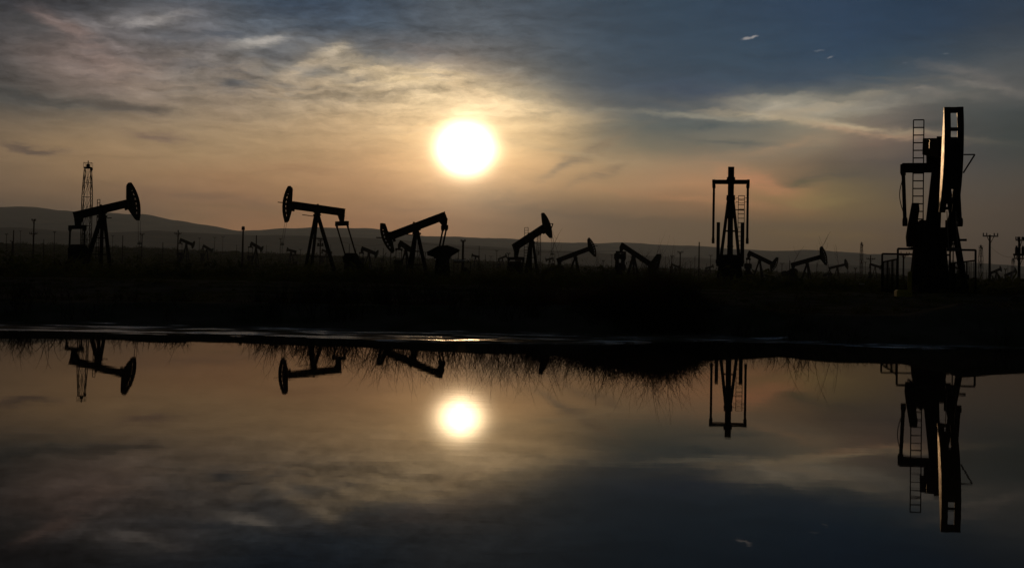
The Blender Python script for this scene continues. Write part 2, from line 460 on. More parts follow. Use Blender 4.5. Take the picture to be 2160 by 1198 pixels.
    # saddle bearing
    sb = MB(); sb.cyl((0, -wb * 0.75, Hp - 0.16), (0, wb * 0.75, Hp - 0.16), 0.17 * (1 + 0.1 * k)); sb.box((0, 0, Hp - 0.02), (0.7, wb, 0.12), Matrix.Rotation(-A, 3, 'Y'))
    sb.build('saddle_bearing', mt, root)
    if detail > 1:
        sb = MB(); sb.cyl(B3(0, -.12, hb + .05), B3(0, .12, hb + .05), 0.07); sb.build('beam_lug', mt, root)
    # samson post: four legs
    topz = Hp - 0.30
    fx, fy, fr = spread
    lw = 0.25 * (0.8 + 0.2 * k)
    for sy in (1, -1):
        l = MB(); l.bar((0.10, sy * 0.17, topz), (fx, sy * fy, 0), lw * 0.9, lw, up=(1, 0, 0), w2=lw)
        l.build('post_leg', mt, root)
    l = MB(); l.bar((-0.10, 0, topz), (-fr, 0, 0), lw * 1.5, lw, up=(1, 0, 0), w2=lw * 1.8)
    l.build('rear_leg', mt, root)
    cp = MB(); cp.box((0, 0, topz + 0.03), (0.62, 0.66, 0.16))
    if detail > 1: cp.bar((0.2, 0, topz - 0.15), (lever, 0, topz - 0.05), 0.10, 0.07)
    cp.build('post_cap', mt, root)
    for f in ((0.35, 0.62, .88) if detail > 1 else (0.6,)):
        br = MB()
        zz = topz * (1 - f); xx = 0.10 + (fx - 0.10) * f; yy = 0.17 + (fy - .17) * f; xr = -0.1 - (fr - .1) * f
        br.bar((xx, -yy, zz), (xx, yy, zz), 0.10)
        for sy in (-1, 1): br.bar((xx, sy * yy, zz), (xr, 0, zz), 0.09)
        br.build('cross_brace', mt, root)
    # equalizer below the beam tail
    tb = B(-Lt, 0.0)
    e = Vector((tb[0] - 0.05, 0, tb[1] - drop))
    t1 = MB()
    if drop > 0.2:
        t1.xz([B(-Lt - 0.3, 0.0), B(-Lt + 0.45, 0.0), (e.x + 0.16, e.z + 0.1), (e.x - 0.16, e.z + 0.1)], -0.16, 0.16)
    t1.cyl((e.x, -0.2, e.z), (e.x, 0.2, e.z), 0.17)
    t1.build('tail_bearing', mt, root)
    q = MB()
    q.box((e.x, 0, e.z), (0.34, eqh * 2 + 0.1, eqt if drop > 0.2 else 0.3))
    for sy in (-1, 1): q.box((e.x, sy * (eqh + 0.02), e.z - 0.05), (0.24, 0.22, 0.44))
    q.build('equalizer', mt, root)
    # cranks, pitmans
    xs0, zs0 = shaft if shaft else (-Lt * 0.95, 2.5 * k)
    cr, ca, cl = crank
    dirv = (math.cos(R(ca)), math.sin(R(ca)))
    pin = (xs0 + cr * dirv[0], zs0 + cr * dirv[1])
    for sy in (-1, 1):
        p = MB(); a_ = Vector((e.x, sy * eqh, e.z - 0.2)); b_ = Vector((pin[0], sy * eqh, pin[1]))
        p.cyl(a_, b_, 0.085 * (0.7 + 0.3 * k), n=8); p.cyl(a_ + (b_ - a_) * 0.0, a_ + (b_ - a_) * 0.06, 0.12); p.cyl(b_ + Vector((0, -0.10, 0)), b_ + Vector((0, 0.10, 0)), 0.2, n=12)
        p.bar(b_ + (a_ - b_) * 0.08, b_, 0.17, 0.16)
        p.build('pitman_arm', mt, root)
        ck = MB(); yc = sy * (eqh - 0.36)
        nx, nz = -dirv[1], dirv[0]
        def C(u, w): return (xs0 + dirv[0] * u + nx * w, zs0 + dirv[1] * u + nz * w)
        ck.xz([C(-0.35, -0.3), C(-0.35, 0.3), C(0.4, 0.34), C(cl, 0.2), C(cl, -0.2), C(0.4, -0.34)], yc - ct, yc + ct)
        co = ck.build('crank', mt, root)
        if cw:
            w_ = MB(); wt = 0.16
            if cwshape == 'hex':
                w_.xz([C(-hx, .1), C(-.35, cw), C(.35, cw), C(hx, .16), C(hx, -.16), C(.35, -cw), C(-.35, -cw), C(-hx, -.1)], yc - wt, yc + wt)
            else:
                w_.xz([C(cl * .5, .2), C(cl * .55, cw), C(cl * .95, cw), C(cl + 0.02, .3), C(cl + .02, -.3), C(cl * .95, -cw), C(cl * .55, -cw), C(cl * .5, -.2)], yc - wt, yc + wt)
            w_.build('counterweight', M['rust'] if m == 'rustw' else mt, co)
    # gearbox on its pedestal
    gb = MB(); gw = gwx or min(0.5, eqh - 0.5)
    gb.xz([(xs0 - .62, zs0 - .6), (xs0 + .75, zs0 - .6), (xs0 + .85, zs0 + .05), (xs0 + .45, zs0 + .48), (xs0 - .35, zs0 + .48), (xs0 - .68, zs0 + .1)], -gw, gw)
    gb.cyl((xs0, -eqh + 0.2, zs0), (xs0, eqh - 0.2, zs0), 0.14)
    gb.build('gearbox', mt, root)
    pd = MB(); pd.bar((xs0 + .05, 0, 0.3), (xs0 + .05, 0, zs0 - .6), gw * 2 + .4, 1.3, up=(1, 0, 0), w2=gw * 2 + .1, h2=1.0)
    pd.build('gearbox_pedestal', mt, root)
    bs = MB()
    for sy in (-1, 1): bs.box((xs0 * 0.45 - .4, sy * 0.7, 0.22), (abs(xs0) + 5.0, 0.22, 0.36))
    for i in range(5): bs.box((fx - 0.2 - i * (abs(xs0) + 3.4) / 4, 0, 0.2), (0.2, 1.6, 0.3))
    bs.build('base_skid', mt, root)
    if detail > 1:
        mo = MB(); mx_ = xs0 - 2.1
        mo.cyl((mx_, -0.4, 1.0), (mx_, 0.4, 1.0), 0.36, n=14); mo.box((mx_, 0, 0.55), (0.8, 0.9, 0.45)); mo.box((mx_ + .1, 0, 1.4), (0.4, .3, .22))
        mo.build('motor', mt, root)
        if bg:
            b_ = MB(); b_.xz([(mx_ - .4, .75), (mx_ - .25, 1.25), (xs0 + .1, zs0 + .25), (xs0 + .4, zs0 - .2), (mx_ + .35, .7)], gw + .02, gw + .14)
            b_.build('belt_guard', mt, root)
    # bridle and polished rod straight below the outer end of the head
    wx = Rr + 0.02
    zt = c[1] + math.sin(a0 + A) * Rr + hz_off
    cb = MB()
    zb = max(1.9, zt - 2.2 * k)
    cxx = c[0] + Rr * math.cos(max(a0 + A, R(-30)))
    sp_ = 0.17 * k
    for sy in (-1, 1): cb.cyl((wx, sy * sp_, zb), (cxx, sy * sp_, zt), 0.018, n=5)
    cb.build('bridle_cable', M['cable'], root)
    rd = MB(); rd.box((wx, 0, zb), (0.14, 0.5 * k, 0.14)); rd.cyl((wx, 0, 1.3), (wx, 0, zb + .3), 0.025, n=6)
    rd.build('polished_rod', M['galv'], root)
    wh = MB(); wh.cyl((wx, 0, 0), (wx, 0, 0.9), 0.16); wh.cyl((wx, 0, .45), (wx, 0, .55), 0.26, n=12); wh.cyl((wx, 0, .9), (wx, 0, 1.35), 0.09); wh.cyl((wx, -.5, .75), (wx, .5, .75), 0.06); wh.cyl((wx, .5, .65), (wx, .5, .85), .13)
    wh.build('wellhead', mt, root)
    if lad:
        for (lx, ly, za, zb_, lw_, tx_, cage) in lad:
            l = MB(); dx = tx_
            for sy in (-1, 1):
                l.bar((lx, ly + sy * lw_ / 2, za), (lx + dx, ly + sy * lw_ / 2, zb_), 0.045)
            n = int((zb_ - za) / 0.335)
            for i in range(n + 1):
                f = i / n
                l.bar((lx + dx * f, ly - lw_ / 2, za + (zb_ - za) * f), (lx + dx * f, ly + lw_ / 2, za + (zb_ - za) * f), 0.05)
            lo = l.build('ladder', mt, root)
            if cage:
                for zc in (zb_ - 0.25, zb_ - 0.55):
                    cg = MB()
                    pts = [(lx + dx - 0.62 * math.sin(t), ly + 0.42 * math.cos(t), zc + .06 * math.sin(3 * t)) for t in np.linspace(0, math.pi, 9)]
                    cg.path(pts, 0.02, 5); cg.build('safety_hoop', mt, lo)
                cg = MB()
                cg.bar((lx + dx, ly - lw_ / 2, zb_ - 1.1), (0, 0.2 * (1 if ly > 0 else -1), zb_ - 1.1), 0.07)
                cg.build('ladder_stay', mt, lo)
    root['_h'] = Hp
    return root

G_BACK = 'pumpjacks far across the oil field'
# --- the jack at far left
j1 = pumpjack(216, 451, 106, 20 + 32, 295, 166, 15.5, 'black pumpjack with raised beam in front of the lattice rig mast, head to the right', hb=0.74, drop=0.72, crank=(1.1, 265, 2.2), lad=[(-0.45, -0.05, 1.5, 7.25, 0.42, 0.0, False)], spread=(.55, .85, 1.9), bg=False)
# --- second jack, level beam, head left
j2 = pumpjack(669, 449, 125, 180 + 10 + 33, 599, 722, 3.4, 'black pumpjack with nearly level beam, head to the left and ladder on its post', hb=0.84, wb=.42, drop=.85, eqh=1.05, crank=(1.0, 250, 2.0), lad=[(1.45, .35, 2.0, 6.9, 0.4, -0.95, False)], spread=(1.15, .7, 2.9), shaft=(-4.7, 2.8), bracket=(.75, False), headd=.95, lever=1.9, eqt=.5)
# --- third jack, head low at left
j3 = pumpjack(879, 487, 100, 180 + 5 + 14, 812, 937, -22.0, 'brown-black pumpjack with drooping head at left and diamond shaped counterweight', hb=0.70, drop=0.62, eqh=0.55, crank=(0.3, -7, .5), gwx=.3, headd=.85, cw=0.56, cwshape='hex', hx=1.38, spread=(.7, .75, 1.2), shaft=(-2.45, 2.85), up=26, dn=28, bg=False, bracket=(.6, False), rimw=.42)
# --- fourth
j4 = pumpjack(1121, 507, 137, 45, 1161, 1090, 27.0, 'small black pumpjack with steeply raised beam near the middle, thin mast behind it', hb=0.85, drop=1.0, eqh=1.2, crank=(1.0, 265, 2.1), lad=[(-.9, 0.0, 2.2, 6.9, 0.6, 0.0, False)], spread=(.7, .75, 1.1), bg=False, bracket=(.75, True))
# --- the one seen from behind
j5 = pumpjack(1541.5, 413, 86, 79.1, 0, 0, -8.0, 'black pumpjack seen from behind as a cross, cranks pointing straight up beside it', R_=4.0, Lt_=2.9, hb=0.72, wb=.42, drop=-0.35, eqh=1.22, crank=(1.5, 92, 2.85), cw=0, gwx=.62, up=41, dn=20, shaft=(-3.1, 2.05), spread=(.9, .95, 1.9), lad=[(0.6, -0.80, 2.0, 7.15, 0.46, 0.0, True)], ct=.12)
g_ = MB(); zt_ = j5['_h'] + .35 + .40
g_.bar((-2.95, 0, zt_ - .1), (-2.95, 0, zt_ + .18), .92, .4, up=(1, 0, 0), w2=.60); g_.bar((-2.95, 0, zt_ + .18), (-2.95, 0, zt_ + .34), .60, .4, up=(1, 0, 0)); g_.build('tail_bracket', M['steel'], j5)
# --- the big right one
j6 = pumpjack(1981, 331, 52, 180 + 90 - 12.7, 0, 0, -8.0, 'largest pumpjack seen almost end on, tall open-slotted head catching orange sunlight', R_=4.25, Lt_=2.9, hb=0.80, wb=.66, drop=0.62, eqh=1.24, crank=(1.2, 35, 2.4), cw=0, head='twin', up=25, dn=40, shaft=(-3.0, 2.72), spread=(1.6, 0.95, 1.9), lad=[(-0.35, -0.86, 3.1, 8.05, 0.46, 0.0, False)], ct=.16, gwx=.66, eqt=.44)

g_ = MB(); g_.bar((.7, .2, 2.45), (1.0, 1.05, 2.45), .1); g_.bar((-2.4, .9, 3.2), (-2.4, .95, 3.75), .06); g_.build('walkway_beam', M['steel'], j6)
for (x_, y_, z_, r_) in ((-2.6, -.62, 3.25, .13), (-3.2, -.3, 3.35, .16), (-2.2, .72, 3.3, .12), (-3.4, .45, 3.4, .1)):
    g_ = MB(); g_.cyl((x_, y_, z_ - .2), (x_, y_, z_ + .22), r_, n=12); g_.cyl((x_, y_, z_ + .22), (x_, y_, z_ + .3), r_ * .4, n=8); g_.build('oil_cup', M['steel'], j6)
g_ = MB()
for x_ in (-3.7, -2.9, -2.1): g_.bar((x_, -.85, 2.2), (x_, -.85, 3.55), .045)
g_.bar((-3.7, -.85, 3.55), (-2.1, -.85, 3.55), .045); g_.bar((-3.7, -.85, 2.9), (-2.1, -.85, 2.9), .04); g_.bar((-3.7, -.85, 2.2), (-2.1, -.85, 2.2), .06); g_.build('handrail', M['steel'], j6)
g_ = MB(); g_.path([(-2.9 + .0 * t, -1.24 - .16 * math.sin(t * 3.14), 5.6 - 1.6 * t) for t in np.linspace(0, 1, 9)], .022, 5); g_.build('brake_cable', M['cable'], j6)
# --- smaller jacks beyond
pumpjack(1214, 541, 200, 15, 1256, 1180, 21, 'small pumpjack, head raised to the right, between the middle jack and the tail-up jack', detail=1, hb=.8, bracket=(.6, False))
pumpjack(1336, 540, 185, -40, 1383, 1310, -29, 'small pumpjack with its tail in the air and head sunk in brush at the right', detail=1, hb=.8, crank=(1., 90, 2.0))
pumpjack(1602, 549, 215, -25, 1636, 1579, -25, 'pumpjack sloping down to the right just behind the cross shaped jack', detail=1, crank=(1., 90, 2.0))
pumpjack(1703, 555, 240, 10, 1744, 1673, 16, 'far pumpjack with raised head, larger of the pair left of the thin red mast', detail=1, hb=.9)
pumpjack(1766, 565, 420, 5, 1789, 1750, 14, 'far pumpjack with raised head, smaller of the pair left of the thin red mast', detail=1, hb=.9)
far = [(1846, 563.5, 450, -10, 1859, 1835, -16), (2102, 574, 450, 20, 2113, 2090, 19), (2133, 579, 430, 20, 2145, 2121, 20),
       (540, 523, 350, -18, 553, 529, -26), (778, 534, 300, -15, 796, 763, -20), (436, 526, 420, 30, 448, 428, -28),
       (393, 514.5, 360, -15, 409, 380, -20), (856, 527, 215, -20, 872, 842, -30), (614, 532, 420, 160, 604, 623, 12), 
       (1003, 543, 520, 160, 994, 1010, 10), (1060, 546, 560, 30, 1070, 1052, 20), (2010, 566, 480, 150, 1999, 2019, 14), (1497, 566, 600, 15, 1506, 1489, 15),
       (1160, 549, 540, 160, 1151, 1167, -14), (688, 534, 480, 30, 699, 679, -20), (1424, 563, 560, 20, 1433, 1416, -18)]
descr = ['tiny pumpjack tilted down beside the short cross pole left of the fenced jack', 'tiny pumpjack just right of the tall T-shaped pole', 'tiny pumpjack left of the pole carrying transformers',
         'tiny pumpjack right of the tall post with a knob on top', 'tiny pumpjack on the horizon between the level jack and the drooping jack', 'tiny pumpjack between the two tall poles left of centre',
         'tiny pumpjack right of the cross-arm pole at centre left', 'faint pumpjack tucked behind the head of the drooping jack', 'tiny pumpjack below the head of the level jack']
for i, (x, y, D, ph, hx, tx_, an) in enumerate(far):
    pumpjack(x, y, D, ph, hx, tx_, an, descr[i] if i < len(descr) else 'tiny distant pumpjack among poles on the dark horizon', detail=1, hb=.95, group=G_BACK, crank=(1., 90 if an < 0 else 265, 2.0))

# ------------------------------------------------------------------ guard cage round the big jack
def guard_cage():
    root = empty('guard_cage', (j6.location.x, j6.location.y, 0), j6.rotation_euler.z)
    tag(root, 'pipe frame guard cage with barred side panels round the largest pumpjack', 'guard cage')
    inv = (Matrix.Translation(root.location) @ Matrix.Rotation(root.rotation_euler.z, 4, 'Z')).inverted()
    def L_(px, py, Y): return inv @ at(px, py, Y)
    near = [L_(1894, 526, 49.0), L_(2058, 527.5, 49.0)]
    farr = [L_(1861, 536.5, 56.5), L_(2004, 538, 56.5)]
    for (a, b), nm in ((near, 'end_frame'), (farr, 'end_frame')):
        f = MB(); zt = (a.z + b.z) / 2
        A_ = Vector((a.x, a.y, zt)); B_ = Vector((b.x, b.y, zt))
        for p in (A_, B_): f.cyl((p.x, p.y, 0.7), p, 0.045, n=8)
        f.cyl(A_, B_, 0.045, n=8)
        f.build(nm, M['steel'], root)
    for i in range(2):
        a, b = near[i], farr[i]
        za, zb = [(L_(1894, 547, 49).z), (L_(1862, 553.5, 56.5).z)]
        f = MB()
        A_ = Vector((a.x, a.y, za)); B_ = Vector((b.x, b.y, zb))
        f.bar(A_, B_, 0.06); f.bar(A_ - Vector((0, 0, 1.45)), B_ - Vector((0, 0, 1.45)), 0.06)
        n = 13
        for k in range(n + 1):
            p = A_ + (B_ - A_) * k / n
            f.cyl(p, p - Vector((0, 0, 1.45)), 0.015 if k % 4 else 0.035, n=5)
        f.build('barred_panel', M['steel'], root)
guard_cage()

# yellow bollards
for i, (px, y0, y1, D, lb) in enumerate([(1919, 575, 622, 49.5, 'faded yellow bollard at the left foot of the largest pumpjack'), (1905, 627, 633, 44, 'low yellow kerb block in front of the largest pumpjack'),]):
    if i == 0:
        p = at(px, y0, D); g0 = gz(p.x, p.y)
        b = MB(); b.cyl((0, 0, -.1), (0, 0, p.z - g0), 0.09, n=14); b.cyl((0, 0, p.z - g0), (0, 0, p.z - g0 + .04), 0.09, .03, n=14)
        o = b.build('bollard', M['yellow']); o.location = (p.x, p.y, g0); tag(o, lb, 'bollard')
    else:
        p = at(px, 628, D); g0 = gz(p.x, p.y)
        b = MB(); b.xz([(-.3, -.1), (.3, -.1), (.3, .2), (.24, .26), (-.24, .26), (-.3, .2)], -.15, .15)
        o = b.build('kerb_block', M['yellow']); o.location = (p.x, p.y, g0); tag(o, lb, 'block')

# ------------------------------------------------------------------ lattice masts
def mast(px, y_top, D, wpx, label, name='rig_mast', m='steel', crown=True, taper=0.62, ybot=None, lean=0.0):
    P = at(px, y_top, D); g0 = gz(P.x, P.y) - 0.1
    h = P.z - g0; s = F / D; w = wpx / s
    root = empty(name, (P.x, P.y, g0), R(8)); tag(root, label, 'rig mast' if name == 'rig_mast' else 'tower')
    def wd(z):
        f = z / h
        return w / 2 * (0.95 + 0.05 * min(1, f / .3)) * (1 if f < 0.72 else 1 - (1 - taper) * (f - .72) / .28)
    hb_ = h * (0.955 if crown else 1.0)
    nb = max(6, int(hb_ / (w * 1.6)))
    zs = [hb_ * i / nb for i in range(nb + 1)]
    tw = max(0.05, w * 0.048)
    for sx in (-1, 1):
        for sy in (-1, 1):
            l = MB()
            for a, b in zip(zs[:-1], zs[1:]): l.bar((sx * wd(a), sy * wd(a), a), (sx * wd(b), sy * wd(b), b), tw * 1.5)
            l.build('mast_leg', M[m], root)
    l = MB()
    for i, (a, b) in enumerate(zip(zs[:-1], zs[1:])):
        for face in range(4):
            ca, sa = [(1, 0), (0, 1), (-1, 0), (0, -1)][face]
            def pt(side, z): 
                u = side * wd(z); v = wd(z)
                return (u * ca - v * sa, u * sa + v * ca, z)
            l.bar(pt(-1, b), pt(1, b), tw * .8)
            if i % 2: l.bar(pt(-1, a), pt(0, b), tw * .8); l.bar(pt(1, a), pt(0, b), tw * .8)
            else: l.bar(pt(0, a), pt(-1, b), tw * .8); l.bar(pt(0, a), pt(1, b), tw * .8)
    l.build('lattice_bracing', M[m], root)
    if crown:
        wt = wd(hb_)
        c = MB(); c.box((0, 0, hb_ + .12), (wt * 2.5, wt * 2.5, .24)); c.cyl((-wt * .5, 0, hb_ + .55), (wt * .5, 0, hb_ + .55), 0.38, n=14); c.box((wt * 1.2, 0, hb_ - .15), (.35, .5, .5))
        co = c.build('crown_block', M[m], root)
        r = MB(); ww = wt * 1.25; zt = h + .15
        for sx in (-1, 1):
            for sy in (-1, 1): r.bar((sx * ww, sy * ww, hb_ + .24), (sx * ww, sy * ww, zt), .06)
        for sx in (-1, 1):
            r.bar((sx * ww, -ww, zt), (sx * ww, ww, zt), .06); r.bar((-ww, sx * ww, zt), (ww, sx * ww, zt), .06)
        r.cyl((0, 0, hb_ + .8), (0, 0, h + .6), .1, n=6)
        r.build('guard_rail', M[m], co)
        # travelling lines down the middle
        t = MB()
        for x in (-.18, 0, .2): t.cyl((x, 0, h * .2), (x * .6, 0, hb_), .02, n=4)
        t.box((0, 0, h * .52), (.35, .35, 1.1))
        t.build('travelling_block', M[m], root)
    return root
mast(186, 346, 235, 18, 'tall lattice workover rig mast with crown block, behind the far left pumpjack')
mast(1137, 490, 330, 8, 'pale thin lattice mast rising behind the small middle pumpjack', m='galv')
mast(1817.5, 514, 420, 5, 'thin reddish lattice mast with small top, left of the fenced pumpjack', m='rust')
mast(2069, 520, 400, 7, 'lattice mast between the fenced pumpjack and the T-shaped pole')
mast(2137, 548, 420, 6, 'short pale lattice mast just left of the transformer pole', m='galv')
mast(884, 492, 300, 5, 'thin lattice mast behind the post of the drooping jack', m='steel', crown=False)

# ------------------------------------------------------------------ poles
def pole(px, y_top, D, arms=(), r=0.14, knob=False, label='', group=None, extra=None, rz=0.0, name='utility_pole', m='wood'):
    P = at(px, y_top, D); g0 = gz(P.x, P.y) - .2
    h = P.z - g0
    root = empty(name, (P.x, P.y, g0), R(rz)); tag(root, label, 'pole', group)
    b = MB(); b.cyl((0, 0, 0), (0, 0, h), r * 1.25, r * .8, n=8)
    if knob: b.cyl((0, 0, h - .15), (0, 0, h + .45), r * 1.9, r * 1.6, n=10)
    b.build('pole_shaft', M[m], root)
    for (dy, half) in arms:
        z = h - dy * D / F
        hw = half * D / F
        a = MB(); a.box((0, -.16, z), (hw * 2, .12, .12))
        for s in (-1, 1): a.bar((s * hw * .45, -.16, z - .05), (0, -.12, z - .75), .05)
        ao = a.build('crossarm', M[m], root)
        ins = MB()
        for u in (-.94, -.5, .5, .94): ins.cyl((hw * u, -.16, z + .08), (hw * u, -.16, z + .34), .07, .05, n=8)
        ins.build('insulators', M['steel'], ao)
    if extra:
        extra(root, h, D)
    return root
def transformers(root, h, D):
    s = D / F
    for dx in (-9, -3.5, 4.5):
        t = MB(); z = h - 37 * s; t.cyl((dx * s, -.35, z), (dx * s, -.35, z + 14 * s), 3.0 * s, n=14); t.cyl((dx * s, -.35, z + 14 * s), (dx * s, -.35, z + 17.5 * s), .09, n=6)
        t.build('transformer', M['tank'], root)
    b = MB(); b.box((-2 * s, -.1, h - 38 * s), (22 * s, .15, .2)); b.build('mounting_bracket', M['wood'], root); b = MB(); b.bar((6 * s, 0, h - 2 * s), (12 * s, -.1, h - 6 * s), .2); b.build('cutout_fuse', M['wood'], root)
def drums(root, h, D):
    s = D / F
    t = MB(); z = h - 15 * s; t.box((0, 0, z), (13 * s, 6 * s, .25))
    for dx in (-4.5, 0, 4.5): t.cyl((dx * s, 0, z), (dx * s, 0, z + 6 * s), 1.9 * s, n=12)
    t.build('transformer_bank', M['tank'], root)
    t = MB(); t.cyl((8 * s * .9, 0, -h * 0), (8 * s * .9, 0, 0), .1); 
pole(72, 463, 210, [(3, 4.5), (31, 8)], label='tall dark utility pole with two crossarms at the far left')
pole(376, 486, 230, [(8, 7)], label='utility pole with one crossarm between the two left pumpjacks')
pole(513, 484, 190, [], knob=True, r=.15, label='tall plain post topped by a round knob', name='post')
pole(541, 497, 260, [], r=.13, label='slim bare pole right of the knobbed post', name='post')
pole(676, 504, 260, [(1, 6), (5, 5)], extra=drums, label='pole carrying a transformer bank, seen between the legs of the level jack')
pole(977, 508, 190, [(2, 5)], r=.2, label='sturdy T-shaped pole right of the diamond counterweight')
pole(1435, 532, 260, [(1, 6)], label='short T-shaped pole left of the cross shaped jack')
pole(1475, 511, 230, [], r=.13, label='tall thin bare pole just left of the cross shaped jack', name='post')
pole(1836.5, 539, 260, [(8, 9)], label='cross shaped utility pole left of the fenced jack')
pole(2088, 496, 120, [(3, 16)], r=.125, label='large T-shaped utility pole right of the fenced jack')
pole(2150, 500, 110, [(7.5, 9), (46, 12)], r=.13, extra=transformers, label='pole carrying three transformer drums at the right edge')
pole(2004, 521, 150, [(2, 11)], r=.15, label='T-shaped pole seen through the fence right of the largest pumpjack')
pole(1906, 535, 190, [(1, 12), (4, 10)], r=.15, label='double-armed pole seen through the fence left of the largest pumpjack')
pole(29, 486, 260, [], label='thin bare pole left of the tall far-left utility pole', name='post')
pole(26, 509, 300, [(1, 4)], label='short pole with a crossarm at the far left edge')
pole(300, 494, 330, [(1, 5)], label='short T-shaped pole right of the head of the far left pumpjack')
pole(825, 510, 330, [(2, 5)], label='short T-shaped pole left of the head of the drooping jack')
rp = random.Random(21)
small = [12, 45, 93, 118, 238, 262, 344, 420, 455, 470, 497, 562, 594, 634, 697, 735, 752, 768, 790, 806, 842, 896, 952, 968, 1011, 1022, 1034, 1046, 1057, 1074, 1170, 1205, 1275, 1292, 1356, 1391, 1404, 1420, 1447, 1458, 1466, 1490, 1499, 1640, 1652, 1664, 1722, 1790, 1803, 1826, 1875, 1945, 2040, 2047, 2079, 2100, 2118, 2128]
ridge_y = lambda x: float(np.interp(x, RIDGE_PX, RIDGE_PY))
for x in small:
    D = rp.choice([330, 420, 500, 600, 700]); hgt = rp.uniform(11, 32)
    arms = [(1.0, rp.uniform(2.5, 4.5))] if rp.random() < .55 else []
    pole(x + rp.uniform(-3, 3), ridge_y(x) - hgt, D, arms, r=.12, label='thin distant pole on the dark horizon of the oil field', group='distant poles across the oil field')

# power lines
def wire(a, b, sag, n=14, r=.012):
    m_ = MB(); pts = []
    for i in range(n + 1):
        f = i / n; p = a.lerp(b, f); p.z -= sag * 4 * f * (1 - f); pts.append(p)
    m_.path(pts, r, 4); return m_
w = wire(at(2089, 520, 120), at(2148, 541, 110), .5); tag(w.build('power_line', M['cable']), 'sagging wire from the T-shaped pole to the transformer pole', 'wire')
w = wire(at(830, 506, 330), at(1300, 530, 330), 1.5, r=.03); tag(w.build('power_line', M['cable']), 'long faint wire along the horizon right of the drooping jack', 'wire')
w = wire(at(715, 508, 300), at(832, 508, 330), 1.5, r=.03); tag(w.build('power_line', M['cable']), 'faint wire left of the drooping jack', 'wire')

# ------------------------------------------------------------------ small field equipment
def glint_row():  # unidentified glints: shiny cylinders on a rack, added to catch the sun
    P = at(976, 548.5, 150); g0 = gz(P.x, P.y)
    for i, dx in enumerate((-.95, -.45, 0.05, .75)):
        m_ = MB(); r = .16; ln = [.42, .42, .5, .3][i]
        m_.cyl((-ln / 2, 0, 0), (ln / 2, 0, 0), r, n=20)
        root = m_.build('glint_cylinder', M['shiny'], smooth=False); root.location = (P.x + dx, P.y, P.z - r)
        tag(root, ['shiny cylinder added for a sun glint, leftmost on the rack', 'shiny cylinder added for a sun glint, second on the rack', 'shiny cylinder added for a sun glint, third on the rack', 'shiny cylinder added for a sun glint, set apart at the right end of the rack'][i], 'drum', 'cylinders added for sun glints')
    r = MB(); z = P.z - .32
    r.box((0, 0, z - .03), (2.4, .5, .06))
    for x in (-1.1, 0, 1.1): r.box((x, 0, (z - .06 + g0) / 2), (.08, .4, z - .06 - g0))
    o = r.build('glint_rack', M['steel']); o.location = (P.x - .05, P.y, 0); tag(o, 'added steel rack carrying the sun-glint cylinders, below the T-shaped pole', 'rack')
glint_row()
def tank(px, ytop, D, wpx, label, hm=3.0):
    P = at(px, ytop, D); g0 = gz(P.x, P.y) - .1; h = P.z - g0; r = wpx * D / F / 2
    root = empty('storage_tank', (P.x, P.y, g0)); tag(root, label, 'tank')
    b = MB(); b.cyl((0, 0, 0), (0, 0, h * .92), r, n=28); b.build('shell', M['tank'], root, True)
    b = MB(); b.cyl((0, 0, h * .92), (0, 0, h), r * 1.01, r * .1, n=28); b.build('roof', M['tank'], root)
    b = MB(); b.bar((r * .3, -r - .3, 0), (r * .3, -r - .3, h), .08); b.bar((r * .3 + .5, -r - .3, 0), (r * .3 + .5, -r - .3, h), .08); b.bar((r * .3, -r - .15, h * .95), (r * .3 + .5, -r - .15, h * .95), .1, .4)
    b.build('ladder', M['steel'], root)
tank(1093, 542, 420, 14, 'small dark tank left of the small middle pumpjack')
tank(1378, 556, 330, 9, 'small dark tank beside the sunken head of the tail-up jack')
def sign():
    P = at(1818, 599.5, 62); g0 = gz(P.x, P.y)
    root = empty('pipe_marker', (P.x, P.y, g0)); tag(root, 'small pale horizontal marker board low in the brush left of the fence', 'marker')
    b = MB(); b.box((0, 0, P.z - g0), (.28, .03, .07)); b.build('board', M['white'], root)
    b = MB()
    for x in (-.1, .1): b.box((x, .04, (P.z - g0) / 2), (.04, .04, P.z - g0))
    b.build('stake', M['wood'], root)
sign()

# ------------------------------------------------------------------ vegetation
def stems(mb_v, mb_f, x, y, z, n, hmax, rr, rad, spread=.55, curl=.5, branch=True):
    for _ in range(n):
        a = rr.uniform(0, 2 * math.pi); L = hmax * rr.uniform(.45, 1.0); seg = 5
        lean = rr.uniform(.05, spread); p = Vector((x + rr.gauss(0, .12), y + rr.gauss(0, .12), z - .03))
        d = Vector((math.cos(a) * lean, math.sin(a) * lean, 1)).normalized()
        bend = Vector((rr.gauss(0, 1), rr.gauss(0, 1), -.25)) * curl * .22
        pts = [p.copy()]; rs = [rad]
        for k in range(seg):
            p = p + d * L / seg; pts.append(p.copy()); rs.append(rad * (1 - (k + 1) / seg * .75))
            d = (d + bend + Vector((rr.gauss(0, .10), rr.gauss(0, .10), rr.gauss(0, .05)))).normalized()
            if branch and k >= 1 and rr.random() < .75:
                bd = (d + Vector((rr.gauss(0, .7), rr.gauss(0, .7), rr.uniform(-.1, .4)))).normalized()
                bl = L * rr.uniform(.12, .3)
                q1 = p + bd * bl * .5; q2 = q1 + (bd + Vector((0, 0, rr.uniform(-.3, .35)))).normalized() * bl * .5
                poly(mb_v, mb_f, [p, q1, q2], [rs[-1] * .8, rs[-1] * .6, rs[-1] * .3])
        poly(mb_v, mb_f, pts, rs)
